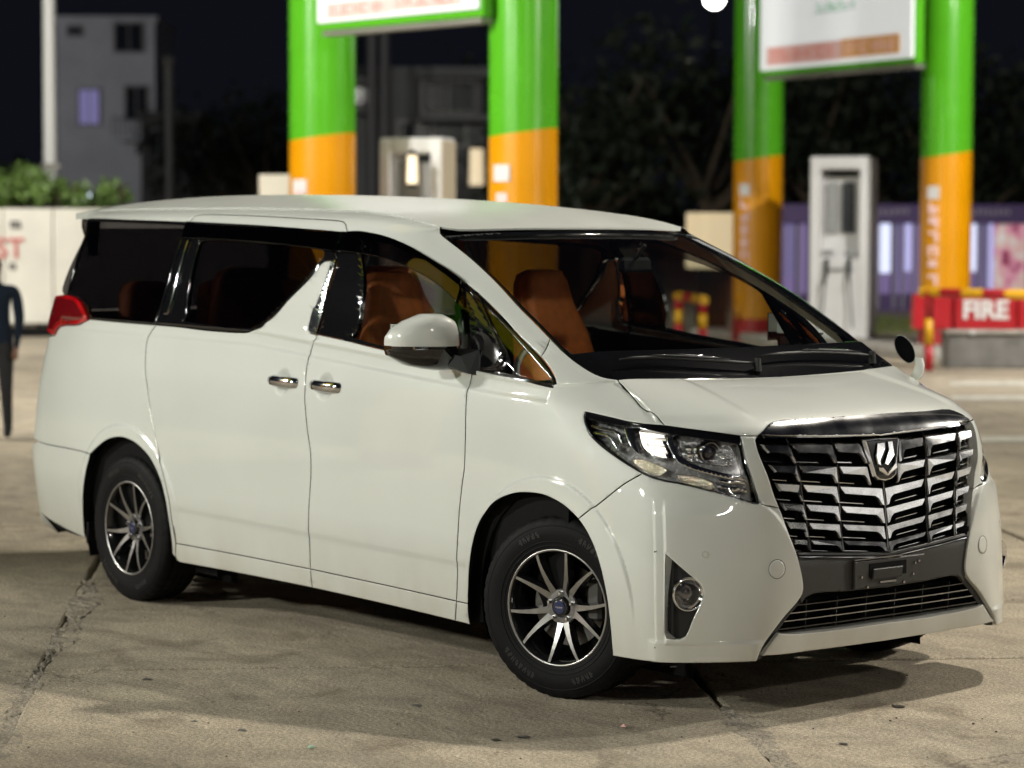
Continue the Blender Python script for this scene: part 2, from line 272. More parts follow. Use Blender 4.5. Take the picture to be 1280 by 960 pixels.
UV={"wtop_rear":[[14.5,16.554],[13.927,16.716],[12.678,16.526],[12.057,16.424],[11.524,16.319]],"wtop_slide":[[11.524,16.319],[10.924,16.21],[10.216,16.111],[9.423,15.995],[8.712,15.913],[8.396,15.873]],"wtop_front":[[8.396,15.873],[7.961,15.921],[7.659,15.889],[7.129,15.704],[6.793,15.391],[6.641,15.008],[6.501,14.675],[6.449,14.333]],"wtop_tri":[[6.449,14.333],[6.454,13.954],[6.566,13.426],[6.735,12.922],[6.788,12.513]],"tri_tip":[[6.788,12.513],[6.888,12.251],[7.034,11.934],[7.083,11.417],[7.097,10.64]],"belt_tri":[[7.097,10.64],[7.43,10.792],[8.013,11.204],[8.486,11.49]],"belt_front":[[8.486,11.49],[8.863,11.619],[9.156,11.743],[9.444,11.819],[9.73,11.951],[10.028,12.019],[10.072,11.985]],"chrome_out":[[10.072,11.985],[10.122,12.018],[10.136,12.166],[10.1,12.395],[10.02,12.718],[9.928,13.026],[9.912,13.032],[9.698,13.669],[9.473,14.313],[9.255,14.824]],"chrome_in":[[10.072,11.985],[10.001,12.344],[9.865,12.864],[9.697,13.442],[9.476,14.124],[9.138,14.894]],"chrome_top":[[9.255,14.824],[9.138,14.894]],"blade":[[9.255,14.824],[9.383,14.778],[9.527,14.584],[10.12,13.366],[10.5,12.447],[10.602,12.186],[10.697,11.632],[10.793,10.958],[10.944,10.824],[11.258,10.777],[11.61,10.832],[11.876,10.846]],"belt_rear":[[11.876,10.846],[12.143,10.858],[12.525,10.873],[12.99,10.901]],"pillar_d":[[11.876,10.846],[11.868,12.079],[11.847,12.222],[11.736,13.407],[11.649,14.582],[11.592,15.33],[11.524,16.319]],"bpillar":[[9.138,14.894],[9.033,15.145],[8.815,15.473],[8.557,15.77],[8.396,15.873]],"quarter_rear":[[12.99,10.901],[13.072,11.874],[13.219,12.408],[13.41,12.643],[13.804,12.72],[13.832,12.821],[13.868,13.933],[13.952,14.935],[14.051,15.749],[14.5,16.554]],"tail_top":[[13.804,12.72],[13.41,12.643],[13.219,12.408],[13.072,11.874],[12.99,10.901]],"tail_bot":[[12.99,10.901],[13.115,10.695],[13.248,10.562],[13.668,10.478],[13.85,10.33],[13.954,10.055]],"tail_out":[[13.954,10.055],[14.119,10.124],[14.223,10.505],[14.445,12.072],[14.446,12.608],[13.804,12.72]],"slide_rear":[[11.876,10.846],[11.94,10.459],[11.956,10.027],[11.931,9.35],[11.874,8.138],[11.82,6.726],[11.752,5.668],[11.7,5.025],[11.627,4.167],[11.569,3.153],[11.562,2.27],[11.557,1.4]],"slide_rock":[[11.557,1.4],[11.582,0.607],[11.541,0.371]],"arch_rear_front":[[11.616,0.779],[11.605,1.733],[11.604,2.771],[11.611,3.132],[11.657,3.854],[11.749,4.486],[11.849,4.855],[12.01,5.164],[12.183,5.252],[12.37,5.113],[12.542,4.791],[12.695,4.449]],"arch_rear_back":[[12.695,4.449],[12.798,3.774],[12.895,2.964],[12.97,2.149],[13.014,1.237],[13.017,0.769],[12.954,0.505]],"bump_seam":[[14.269,4.567],[13.884,4.519],[13.249,4.502],[12.71,4.444]],"bump_bot":[[14.522,1.592],[14.097,1.274],[13.594,0.978],[13.038,0.662],[12.953,0.518]],"door_mid":[[10.072,11.985],[10.104,10.717],[10.114,9.788],[10.099,8.779],[10.087,7.859],[10.049,6.501],[10.006,5.624],[9.999,4.974],[10.01,4.37],[10.036,3.53],[10.061,2.454],[10.074,1.396]],"door_mid_rock":[[10.074,1.396],[10.074,0.441]],"door_front":[[8.486,11.49],[8.496,10.302],[8.5,9.326],[8.476,7.987],[8.456,5.831],[8.479,5.194],[8.506,4.516],[8.54,3.522],[8.571,2.753],[8.62,1.196]],"door_front_rock":[[8.62,1.196],[8.657,0.205]],"rock_top1":[[11.557,1.4],[10.836,1.416],[10.074,1.396]],"rock_top2":[[10.074,1.396],[9.328,1.307],[8.62,1.196]],"rock_top3":[[8.62,1.196],[8.497,1.17]],"rock_bot1":[[11.541,0.371],[10.864,0.433],[10.074,0.441]],"rock_bot2":[[10.074,0.441],[9.354,0.347],[8.657,0.205]],"rock_bot3":[[8.657,0.205],[8.502,0.16]],"arch_front_low":[[8.502,0.16],[8.504,0.747],[8.497,1.17]],"arch_front":[[8.497,1.17],[8.467,1.879],[8.448,2.369],[8.405,3.037],[8.344,3.669],[8.257,4.227],[8.131,4.662],[7.993,4.942],[7.812,5.137],[7.639,5.208],[7.417,5.207],[7.206,5.087],[7.033,4.908],[6.86,4.636]],"arch_bump":[[6.86,4.636],[6.729,4.297],[6.596,3.802],[6.482,3.143],[6.423,2.481],[6.41,1.846],[6.396,1.053],[6.384,0.163]],"fend_seam":[[6.86,4.636],[6.738,4.826],[6.454,5.23],[6.017,5.76],[5.555,6.139]],"hl_low_rear":[[6.626,8.918],[6.682,8.639],[6.698,8.299],[6.617,7.559],[6.393,6.982],[6.017,6.511],[5.555,6.139]],"hl_low_front":[[5.555,6.139],[5.197,5.978],[4.657,5.844],[4.0,5.6],[3.44,5.378],[3.125,5.296],[3.049,5.361]],"hl_top_rear":[[6.626,8.918],[6.109,8.666],[5.55,8.402],[4.838,8.265]],"hl_top_front":[[4.838,8.265],[4.061,7.961],[3.256,7.655]],"hl_front":[[3.256,7.655],[3.297,6.702],[3.177,5.901],[3.049,5.361]],"strip_seam":[[3.049,5.361],[3.025,5.293],[2.785,5.225],[2.542,5.155]],"strip_in":[[2.842,7.615],[2.93,7.436],[2.945,7.191],[2.926,6.782],[2.801,6.135],[2.638,5.501],[2.542,5.155]],"strip_top":[[3.256,7.655],[2.842,7.615]],"cheek_in":[[2.542,5.155],[2.481,4.98],[2.359,4.511],[2.244,4.035],[2.149,3.617],[2.051,3.085],[2.027,2.769],[2.051,2.628],[2.177,2.411],[2.532,1.959],[2.822,1.417],[3.059,0.869],[3.198,0.317]],"cheek_bot":[[3.198,0.317],[4.564,0.26],[5.257,0.225],[5.974,0.188],[6.384,0.163]],"hood_side":[[4.804,11.606],[5.034,10.202],[5.114,9.404],[5.035,9.114],[4.924,8.895],[4.879,8.595],[4.838,8.265]],"hood_front":[[2.842,7.615],[2.767,7.684],[2.225,8.235],[1.417,8.232],[0.675,8.244],[0.0,8.253]],"hood_rear":[[4.804,11.606],[2.77,11.631],[1.352,11.604],[0.0,11.502]],"bar_bot":[[2.776,7.646],[2.213,7.532],[1.287,7.393],[0.061,7.27]],"ws_side":[[4.363,16.095],[4.737,15.295],[5.045,14.738],[5.332,14.158],[5.626,13.558],[5.735,13.211],[5.86,12.856],[5.935,12.646],[5.931,12.395],[5.785,12.113],[5.476,11.859],[4.804,11.606]],"ws_top":[[4.363,16.095],[4.175,15.955],[2.181,15.994],[0.386,16.057],[0.0,16.06]],"pil_seam":[[6.788,12.513],[5.86,12.856]],"cap":[[11.507,16.462],[11.483,16.817],[11.38,17.092],[10.891,17.054],[10.139,16.922],[9.245,16.718],[8.695,16.612],[8.435,16.501],[8.314,16.265],[8.368,15.884]],"fog":[[5.071,3.879],[4.638,3.317],[4.402,2.979],[4.374,2.7],[4.558,1.986],[4.69,1.403],[4.788,1.303],[5.063,1.325],[5.098,1.536]],"fglass":[[9.684,12.219],[8.593,15.018],[7.956,15.532],[7.416,15.454],[7.119,15.168],[6.962,14.798],[6.873,14.42],[6.907,14.145],[8.649,11.935],[9.071,12.013],[9.454,12.099]],"tglass":[[6.652,14.1],[6.727,13.764],[6.841,13.242],[6.991,12.768],[7.13,12.342],[7.204,11.856],[7.278,11.63],[8.014,11.83],[8.405,11.955],[8.491,12.086]],"sglass":[[11.556,11.538],[11.469,12.996],[11.331,14.99],[11.235,15.349],[10.275,15.308],[9.322,15.191],[9.322,15.027],[9.657,14.494],[10.19,13.309],[10.544,12.493],[10.698,12.063],[10.829,11.557],[11.068,11.158]],"visor_s":[[11.554,15.35],[10.921,15.32],[10.279,15.276],[9.611,15.196],[9.046,15.117]],"visor_f":[[9.013,15.122],[8.847,15.128],[8.55,15.109],[8.142,15.029],[7.803,14.846],[7.595,14.631],[7.437,14.371],[7.376,14.028],[7.422,13.697]],"crease1":[[5.78,5.924],[5.628,5.707],[5.43,5.3],[5.322,5.001],[5.327,4.152],[5.336,2.556],[5.365,1.016]],"crease2":[[5.064,5.18],[5.069,4.564],[5.084,3.878],[5.096,2.572],[5.135,1.212]],"plate_top":[[2.349,3.777],[1.686,3.658],[0.415,3.568],[0.097,3.581]],"plate_bot":[[2.043,2.334],[1.944,2.487],[1.689,2.593],[0.84,2.538],[0.14,2.519]],"lip_top":[[2.651,1.429],[2.232,1.322],[1.838,1.28],[0.782,1.244],[0.0,1.257]],"lip_bot":[[3.089,0.526],[2.353,0.452],[1.779,0.439],[1.032,0.421],[0.0,0.395]],"rib1":[[2.119,7.357],[1.933,5.741],[1.831,4.752],[1.789,3.9]],"rib2":[[1.093,7.237],[1.048,6.147],[1.04,5.447],[1.024,4.953],[1.016,3.802]],"gr_in":[[2.878,7.524],[2.882,7.089],[2.802,6.359],[2.643,5.675],[2.536,5.098],[2.336,4.451],[2.195,3.914]],"rows_b":[[1.643,7.201],[1.541,6.398],[1.474,5.787],[1.392,5.21],[1.368,4.673],[1.359,4.172],[1.342,3.816]],"rows_a":[[2.532,7.272],[2.387,6.47],[2.293,5.889],[2.213,5.315],[2.116,4.793],[2.008,4.26],[1.942,3.887]],"rows_c":[[0.694,5.614],[0.704,5.031],[0.698,4.576],[0.687,4.085],[0.669,3.784]],"emb":[[0.0,6.376],[0.309,7.075],[0.207,5.738],[0.0,5.64]],"plate_holder":[[0.861,3.407],[0.0,3.435],[0.0,2.561],[0.816,2.582]],"handles":[[10.324,9.061],[9.888,9.019]],"sensor":[[4.336,3.879],[2.727,3.406]],"hl_lid":[[6.621,8.903],[6.121,8.643],[5.562,8.388],[4.836,8.259],[4.07,7.944],[3.29,7.64],[3.322,7.28],[3.565,7.345],[4.149,7.552],[4.866,7.846],[5.555,8.15],[6.086,8.297],[6.665,8.551]],"hl_bar":[[4.846,8.134],[4.776,7.958],[4.788,7.168],[4.684,6.811],[4.453,6.559],[3.94,6.289],[3.382,6.084],[3.351,5.948],[3.988,6.15],[4.498,6.399],[4.766,6.649],[4.874,7.014],[4.933,7.518]],"hl_led_box":[[5.57,8.321],[4.88,8.235],[4.89,7.481],[4.853,6.91],[4.995,6.771],[5.407,6.956],[5.627,7.349]],"hl_led1":[[5.473,8.062],[4.954,7.985],[4.965,7.792],[5.484,7.895]],"hl_led2":[[5.451,7.631],[5.04,7.559],[5.036,7.407],[5.44,7.482]],"hl_led3":[[5.408,7.282],[4.995,7.201],[4.988,7.06],[5.347,7.136]],"hl_led4":[[5.557,8.109],[5.473,8.062],[5.462,7.481],[5.373,7.134],[5.011,6.943],[5.017,6.833],[5.423,7.014],[5.551,7.36]],"hl_fin1":[[6.638,8.227],[6.139,8.084],[6.027,7.892],[5.984,7.291],[6.04,7.263],[6.084,7.721],[6.17,7.908],[6.625,8.051]],"hl_fin2":[[6.635,7.832],[6.288,7.747],[6.19,7.378],[6.093,6.963],[6.141,6.917],[6.246,7.365],[6.324,7.579],[6.612,7.655]],"hl_fin3":[[5.921,8.231],[5.708,8.208],[5.689,7.423],[5.634,6.862],[5.791,7.064],[5.89,7.596]],"hl_refl1":[[5.832,6.658],[5.573,6.69],[5.238,6.531],[5.005,6.338],[5.175,6.19],[5.6,6.325],[5.801,6.507]],"hl_refl2":[[4.788,6.204],[4.476,6.178],[4.109,5.985],[4.072,5.723],[4.392,5.829],[4.726,6.014]],"hl_strip1":[[3.959,6.064],[3.357,5.92],[3.343,5.841],[3.954,5.972]],"hl_strip2":[[3.936,5.877],[3.31,5.71],[3.297,5.608],[3.906,5.772]],"hl_proj":[[4.12,7.078],[4.537,7.235],[3.793,7.093],[4.157,6.783]],"hl_box":[[4.706,7.925],[3.622,7.486],[3.586,6.519],[3.915,6.561],[4.454,6.71],[4.697,6.883],[4.766,7.267]],"wiper1":[[2.943,10.845],[1.94,11.58],[1.38,11.775],[0.261,11.916]],"wiper1b":[[1.781,11.963],[1.275,11.97],[0.257,11.959]],"wiper2":[[0.597,11.764],[0.179,11.985],[0.0,11.867],[0.0,11.235]],"plateh":[[0.838,3.4],[0.0,3.427],[0.0,2.551],[0.792,2.572]]}
# ---------------------------------------------------------------- the body surface with its pressed-in detail; signed u: u>0 is the van's right side (towards the camera)
def smooth(a,b,x): t=np.clip((x-a)/(b-a),0,1); return t*t*(3-2*t)
def press(u,v,P):
    x,y,z=P[:,0],P[:,1],P[:,2]; d=np.zeros(len(u)); side=(u>4.9)&(u<15)
    for cx in (0.,-3.0):
        r=np.hypot(x-cx,z-.34); d+=.009*(1-smooth(.462,.474,r))*side*smooth(.28,.5,z)*(z<.95)
    c2=5.33+0*v; d+=.011*smooth(5.36,5.30,u)*0
    f=smooth(5.345,5.31,u)*.006+smooth(5.10,5.065,u)*.008; g=smooth(5.5,4.9,v)*smooth(1.0,1.25,v)
    d+=np.where((u>3.2)&(u<6.5),f*g,0)*smooth(3.2,4.6,u)
    d+=.010*smooth(1.25,1.05,v)*((u>2.9)&(u<5.6))*smooth(2.9,3.3,u)*smooth(5.6,5.3,u)
    # shallow channel under the window line and the low feature line on the doors
    zb=np.interp(x,[-3.9,-2.8,-2.0,-.5,0.],[1.285,1.280,1.272,1.168,1.140])-z
    m=(x<-.05)&(x>-3.7)&(np.abs(y)>.6); d-=np.where(m,.006*smooth(.0,.02,zb)*smooth(.075,.05,zb),0)
    zl=.43+.045*(-x-1.5)*.3; d+=np.where((x<-.5)&(x>-2.6),-.005*smooth(zl+.035,zl-.0,z)*smooth(zl-.22,zl,z),0)
    for hx,hz in ((-1.735,1.066),(-1.425,1.062)):
        r=np.hypot((x-hx)/1.0,(z-hz)); d+=np.where(side,-.020*(1-smooth(.018,.062,r)),0)
    # bonnet power line
    hy=.47+.05*smooth(.2,.7,x); m=(v>8.3)&(v<11.4)&(u<5); d+=np.where(m,.007*smooth(-.025,.03,np.abs(y)-hy)*smooth(8.3,8.9,v),0)
    # hollow beside the grille, inboard of the bumper shoulder
    w=np.abs(y)-np.interp(z,[.5,.6,.66,.72,.76,.80],[.40,.455,.485,.53,.58,.66]); d-=np.where((v<6.3)&(v>3.2)&(u<4.6),.013*smooth(.016,-.010,w)*smooth(.53,.62,z)*smooth(6.2,5.5,v),0)
    return d
def SS(u,v,off=0.,disp=True):
    u=np.asarray(u,float);v=np.asarray(v,float); s=np.where(u<0,1.,-1.); a=np.abs(u)
    def Q(a_,v_):
        P=S(a_,v_); N_=SN(a_,v_)
        if disp: P=P+N_*press(a_,v_,P)[:,None]
        return P
    e=.02; lo=np.clip(a-e,0,NU-1);hi=np.clip(a+e,0,NU-1); vl=np.clip(v-e,0,NV-1);vh=np.clip(v+e,0,NV-1)
    N_=np.cross(Q(hi,v)-Q(lo,v),Q(a,vh)-Q(a,vl)); N_/=np.linalg.norm(N_,axis=1,keepdims=True)+1e-12
    P=Q(a,v)+N_*np.reshape(off,(-1,1))
    m=np.stack([np.ones_like(s),s,np.ones_like(s)],1)
    return P*m,N_*m
def cr(P,step=.016,closed=False):
    """Catmull-Rom through uv points, about step metres apart"""
    P=np.array(P,float)
    if len(P)==2:
        q,_=SS(P[:,0],P[:,1],disp=False); n=max(1,int(np.linalg.norm(q[1]-q[0])/step)); t=np.linspace(0,1,n+1)[:,None]; return P[0]*(1-t)+P[1]*t
    E=np.vstack([2*P[0]-P[1],P,2*P[-1]-P[-2]]); out=[]
    q,_=SS(P[:,0],P[:,1],disp=False)
    for i in range(len(P)-1):
        n=max(1,int(np.linalg.norm(q[i+1]-q[i])/step)); t=np.arange(n)[:,None]/n
        a,b,c,d=E[i],E[i+1],E[i+2],E[i+3]
        ka=max(np.linalg.norm(b-a),1e-6);kb=max(np.linalg.norm(c-b),1e-6);kc=max(np.linalg.norm(d-c),1e-6)
        m1=(c-a)/(ka+kb)*kb; m2=(d-b)/(kb+kc)*kb
        out.append((2*t**3-3*t**2+1)*b+(t**3-2*t**2+t)*m1+(-2*t**3+3*t**2)*c+(t**3-t**2)*m2)
    out.append(P[-1:]); return np.vstack(out)
def border(n): 
    if isinstance(n,str): return cr(UV[n[1:]])[::-1] if n[0]=='-' else cr(UV[n])
    return cr(n)
def loop(*parts,mirror=False):
    """join borders end to end; mirror adds the far half, for pieces that cross the centre line"""
    out=[]
    for p in parts:
        b=border(p)
        if out: 
            if np.linalg.norm(out[-1][-1]-b[0])<.2: b=b[1:]
        out.append(b)
    L=np.vstack(out)
    if mirror: L=np.vstack([L,(L*[-1,1])[::-1]])
    keep=[0]
    for i in range(1,len(L)):
        if np.linalg.norm((L[i]-L[keep[-1]])*[1,1])>.004: keep.append(i)
    L=L[keep]
    if np.linalg.norm(L[0]-L[-1])<.004: L=L[:-1]
    return L
def inside(P,loops):
    r=np.zeros(len(P),bool)
    for L in loops:
        x0,y0=L[:,0],L[:,1];x1,y1=np.roll(x0,-1),np.roll(y0,-1)
        for a,b,c,d in zip(x0,y0,x1,y1):
            k=((b>P[:,1])!=(d>P[:,1])); k&=P[:,0]<(c-a)*(P[:,1]-b)/((d-b) if d!=b else 1e-12)+a; r^=k
    return r
def inset(L,g,hole=False):
    P,N_=SS(L[:,0],L[:,1],disp=False); T=np.roll(P,-1,0)-np.roll(P,1,0); T/=np.linalg.norm(T,axis=1,keepdims=True)+1e-12
    d=np.cross(N_,T); e=1e-3
    Pu=(SS(L[:,0]+e,L[:,1],disp=False)[0]-P)/e; Pv=(SS(L[:,0],L[:,1]+e,disp=False)[0]-P)/e
    a=(Pu*Pu).sum(1);b=(Pu*Pv).sum(1);c=(Pv*Pv).sum(1);det=a*c-b*b+1e-12; p=(Pu*d).sum(1);q=(Pv*d).sum(1)
    w=np.stack([(c*p-b*q)/det,(a*q-b*p)/det],1)
    tu=np.roll(L,-1,0)-np.roll(L,1,0); left=np.stack([-tu[:,1],tu[:,0]],1)
    ar=.5*np.sum(L[:,0]*np.roll(L[:,1],-1)-np.roll(L[:,0],-1)*L[:,1]); sg=np.sign(ar)*(-1 if hole else 1)
    s=np.where((w*left).sum(1)*sg<0,-1,1)[:,None]
    return L+np.clip(w*s*g,-.25,.25), d*s
def panel(name,loops,m,parent=None,off=0.,thick=.018,gap=.0021,bev=.0012,du=.12,dv=.22,label=None,flange=None,side=1,edge='dark'):
    """a pressed sheet on the body surface bounded by uv loops (first outer, others holes), with turned-in edges"""
    V=[];Nn=[];F=[]
    loops=[np.array(L,float) for L in loops]
    LB=[];INW=[]
    for k,L in enumerate(loops):
        q,dn=inset(L,gap,k>0); LB.append(q); INW.append(dn)
    mn=np.min(LB[0],0);mx=np.max(LB[0],0)
    gu,gv=np.meshgrid(np.arange(mn[0]+du*.5,mx[0],du),np.arange(mn[1]+dv*.5,mx[1],dv)); G_=np.stack([gu.ravel(),gv.ravel()],1)
    G_=G_[inside(G_,LB)] if len(G_) else G_
    ring=[]
    for k,L in enumerate(loops):
        q,_=inset(L,gap+.004,k>0); ring.append(q)
    ring=np.vstack(ring); ring=ring[inside(ring,LB)]
    B=np.vstack(LB); PB,_=SS(B[:,0],B[:,1],disp=False)
    gu,gv=np.meshgrid(np.arange(mn[0],mx[0],du/3),np.arange(mn[1],mx[1],dv/3)); G2=np.stack([gu.ravel(),gv.ravel()],1)
    if bev and len(G2)<60000:
        q0=press(np.abs(G2[:,0]),G2[:,1],S(np.abs(G2[:,0]),G2[:,1])); hot=np.zeros(len(G2),bool)
        for eu,ev in((.05,0),(-.05,0),(0,.08),(0,-.08)):
            aa=np.abs(G2[:,0])+eu; hot|=np.abs(press(aa,G2[:,1]+ev,S(aa,G2[:,1]+ev))-q0)>.0007
        G2=G2[hot]; G2=G2[inside(G2,LB)] if len(G2) else G2
        if len(G2): G_=np.vstack([G_,G2+.0013])
    def far(X,dist):
        if not len(X): return X
        PX,_=SS(X[:,0],X[:,1],disp=False); keep=np.ones(len(X),bool)
        for i in range(0,len(X),400):
            dd=np.linalg.norm(PX[i:i+400,None]-PB[None],axis=2).min(1); keep[i:i+400]=dd>dist
        return X[keep]
    ring=far(ring,.0028); G_=far(G_,.009)
    A=np.vstack([B,ring,G_]); edges=[];o=0
    for L in LB:
        n=len(L); edges+=[(o+i,o+(i+1)%n) for i in range(n)]; o+=n
    sc_=np.array([.3,.12])
    r=delaunay_2d_cdt([Vector(p) for p in A*sc_],edges,[],0,1e-7)
    pts=np.array([list(p) for p in r[0]])/sc_; orig=r[3]; tris=np.array([f for f in r[2]])
    cen=pts[tris].mean(1); tris=tris[inside(cen,LB)]
    isb=np.zeros(len(pts),bool)
    for i,og in enumerate(orig):
        if any(j<len(B) for j in og): isb[i]=True
    P,N_=SS(pts[:,0],pts[:,1]); P=P+N_*off
    inw=np.zeros((len(pts),3)); allin=np.vstack(INW)
    bmap={}
    for i,og in enumerate(orig):
        for j in og:
            if j<len(B): inw[i]=allin[j]; bmap[j]=i
    P=P-N_*(bev*isb)[:,None]; N2=N_-inw*(.75*isb)[:,None]*(1 if bev else 0); N2/=np.linalg.norm(N2,axis=1,keepdims=True)
    # orient
    fn=np.cross(P[tris[:,1]]-P[tris[:,0]],P[tris[:,2]]-P[tris[:,0]]); fl=(fn*N_[tris[:,0]]).sum(1)<0; tris[fl]=tris[fl][:,::-1]
    V=list(P);Nn=list(N2);F=[tuple(t) for t in tris]; FL=[]
    if thick>0:
        o=0
        for L in LB:
            n=len(L); base=len(V)
            for i in range(n):
                k=bmap.get(o+i); p=P[k] if k is not None else P[0]; nn=N_[k] if k is not None else N_[0]; d=inw[k] if k is not None else inw[0]
                V.append(p); Nn.append(-d); V.append(p-nn*thick+d*.002); Nn.append(-d)
            for i in range(n):
                a=base+2*i;b=base+2*((i+1)%n)
                q=(a,b,b+1,a+1); fn=np.cross(np.array(V[b])-V[a],np.array(V[a+1])-V[a])
                if np.dot(fn,Nn[a])<0: q=q[::-1]
                F.append(q); FL.append(len(F)-1)
            o+=n
    o=mesh(name,V,F,m,parent,True,label,Nn)
    if edge=='dark' and m is PAINT and len(o.data.polygons)==len(F):
        o.data.materials.append(DARK)  # turned-in edges coloured dark so the panel gaps read as shaded
        for i in FL: o.data.polygons[i].material_index=1
    return o
def mir(L): return L*np.array([-1,1])
def pt(u,v,off=0.): P,N_=SS([u],[v],off); return P[0],N_[0]
def nose(y,z):
    """point and normal of the nose surface at given y,z (y<0 is the camera side)"""
    y=np.atleast_1d(np.asarray(y,float)); z=np.atleast_1d(np.asarray(z,float)); sg=np.where(y>0,-1.,1.); a=np.abs(y)
    u=np.interp(a,[0,.22,.42,.58,.71,.85],[0,1,2,3,4,5]); v=np.interp(z,[.19,.27,.36,.48,.6,.72,.84,.94,1.02],range(9))
    for _ in range(8):
        p=S(u,v); e=1e-3; pu=(S(u+e,v)-p)/e; pv=(S(u,v+e)-p)/e
        ry=a-p[:,1];rz=z-p[:,2]; det=pu[:,1]*pv[:,2]-pv[:,1]*pu[:,2]
        u=np.clip(u+(ry*pv[:,2]-pv[:,1]*rz)/det,0,NU-1); v=np.clip(v+(pu[:,1]*rz-ry*pu[:,2])/det,0,NV-1)
    return SS(u*sg,v)
def plate(name,yz,m,parent,d0=-.01,d1=.0,inset_=.004,back=.012,tilt=None,curve=True,label=None,origin=None):
    """bevelled raised piece on the nose: outline in (y,z), outer edge at depth d0, inner face at d1"""
    yz=np.array(yz,float); n=len(yz); ar=np.sum(yz[:,0]*np.roll(yz[:,1],-1)-np.roll(yz[:,0],-1)*yz[:,1])
    e1=yz-np.roll(yz,1,0);e2=np.roll(yz,-1,0)-yz; e1/=np.linalg.norm(e1,axis=1,keepdims=True)+1e-9;e2/=np.linalg.norm(e2,axis=1,keepdims=True)+1e-9
    nn=np.stack([-(e1+e2)[:,1],(e1+e2)[:,0]],1)*np.sign(ar); l=np.linalg.norm(nn,axis=1,keepdims=True); nn=nn/(l+1e-9)*np.minimum(1/(l/2+1e-3),1.6)
    def put(q,d):
        P,N_=nose(q[:,0],q[:,1]); 
        dd=np.full(len(q),d) if tilt is None else d+tilt(q)
        return P+np.array([1,0,0])*dd[:,None]
    R0=put(yz,d0-back);R1=put(yz,d0);R2=put(yz+nn*inset_,d1); V=np.vstack([R0,R1,R2]); F=[]
    for k in range(2):
        for i in range(n): F.append((k*n+i,k*n+(i+1)%n,(k+1)*n+(i+1)%n,(k+1)*n+i))
    q=yz+nn*inset_
    t=delaunay_2d_cdt([Vector(p) for p in q],[(i,(i+1)%n) for i in range(n)],[],1,1e-7)
    if len(t[0])==n:
        for f in t[2]: F.append(tuple(2*n+t[3][i][0] for i in f))
    else: F.append(tuple(range(2*n,3*n)))
    return mesh(name,V,F,m,parent,False,label,recalc=True)
# ================================================================ THE VAN
van=root('parked_van','white minivan with chrome grille, tan seats and ten-spoke alloy wheels, standing on the concrete forecourt','van')
U=UV
def both(fn):
    """build a part for the camera side and its mirror twin"""
    for s in (1,-1): fn(s)
def sd(L,s): return L if s>0 else mir(L)
def P_(name,L,m,s=1,parent=van,holes=(),**k): return panel(name,[sd(L,s)]+[sd(h,s) for h in holes],m,parent,**k)
ws_up=UV['ws_side'][:7]; ws_low=UV['ws_side'][6:]
L_fender=loop('-belt_tri','-tri_tip','pil_seam',ws_low,'hood_side','-hl_top_rear','hl_low_rear','-fend_seam','-arch_front','-rock_top3','-door_front')
L_sill3=loop('rock_top3','-arch_front_low','-rock_bot3','-door_front_rock')
L_fdoor=loop('belt_front','door_mid','rock_top2','-door_front')
L_sdoor=loop('chrome_out','blade','slide_rear','rock_top1','-door_mid')
L_sill1=loop('rock_top1','door_mid_rock','-rock_bot1','-slide_rock')
L_sill2=loop('rock_top2','door_front_rock','-rock_bot2','-door_mid_rock')
vs=UV['bump_seam'][0][1]; vt=UV['tail_out'][0][1]; vq=UV['tail_out'][-1][1]
L_quarter=loop('-belt_rear','slide_rear','slide_rock','arch_rear_front','-bump_seam',[(15.25,vs),(15.25,vt)],'-tail_bot')
L_rbump=loop([(17,vs),(15.25,vs)],'bump_seam','arch_rear_back','-bump_bot',[(15.3,.1),(17,.1)])
L_tail=loop('tail_top','tail_bot',[(15.22,vt),(15.22,vq)])
L_rail=loop('wtop_rear','cap','wtop_front','wtop_tri','pil_seam',ws_up[::-1],[(4.36,17.2),(4.40,18)],[(u,18.) for u in np.arange(4.8,14.8,.4)]+[(14.9,18)],[(14.9,18),UV['wtop_rear'][0]])
L_cap=loop('cap','-wtop_slide')
L_qglass=loop('wtop_rear','-pillar_d','belt_rear','quarter_rear')
L_sband=loop('wtop_slide','-bpillar','-chrome_top','blade','pillar_d')
fdiv=[UV['wtop_front'][-1],UV['belt_tri'][-1]]
L_fband=loop('wtop_front',fdiv,'belt_front','chrome_in','bpillar')
L_tband=loop('wtop_tri','tri_tip','belt_tri',fdiv[::-1])
L_chrome=loop('chrome_out','chrome_top','-chrome_in')
L_fglass=loop(UV['fglass']); L_tglass=loop(UV['tglass']); L_sglass=loop(UV['sglass'])
L_bumper=loop('strip_seam','cheek_in','cheek_bot','-arch_bump','fend_seam','hl_low_front')
L_strip=loop('strip_top','strip_in','-strip_seam','-hl_front')
L_fog=loop(UV['fog'])
L_lamp=loop('hl_top_rear','hl_top_front','hl_front','-hl_low_front','-hl_low_rear')
L_hood=loop('-hood_rear','hood_side','hl_top_front','strip_top','hood_front',mirror=True)
L_ws=loop('-ws_top','ws_side','hood_rear',mirror=True)
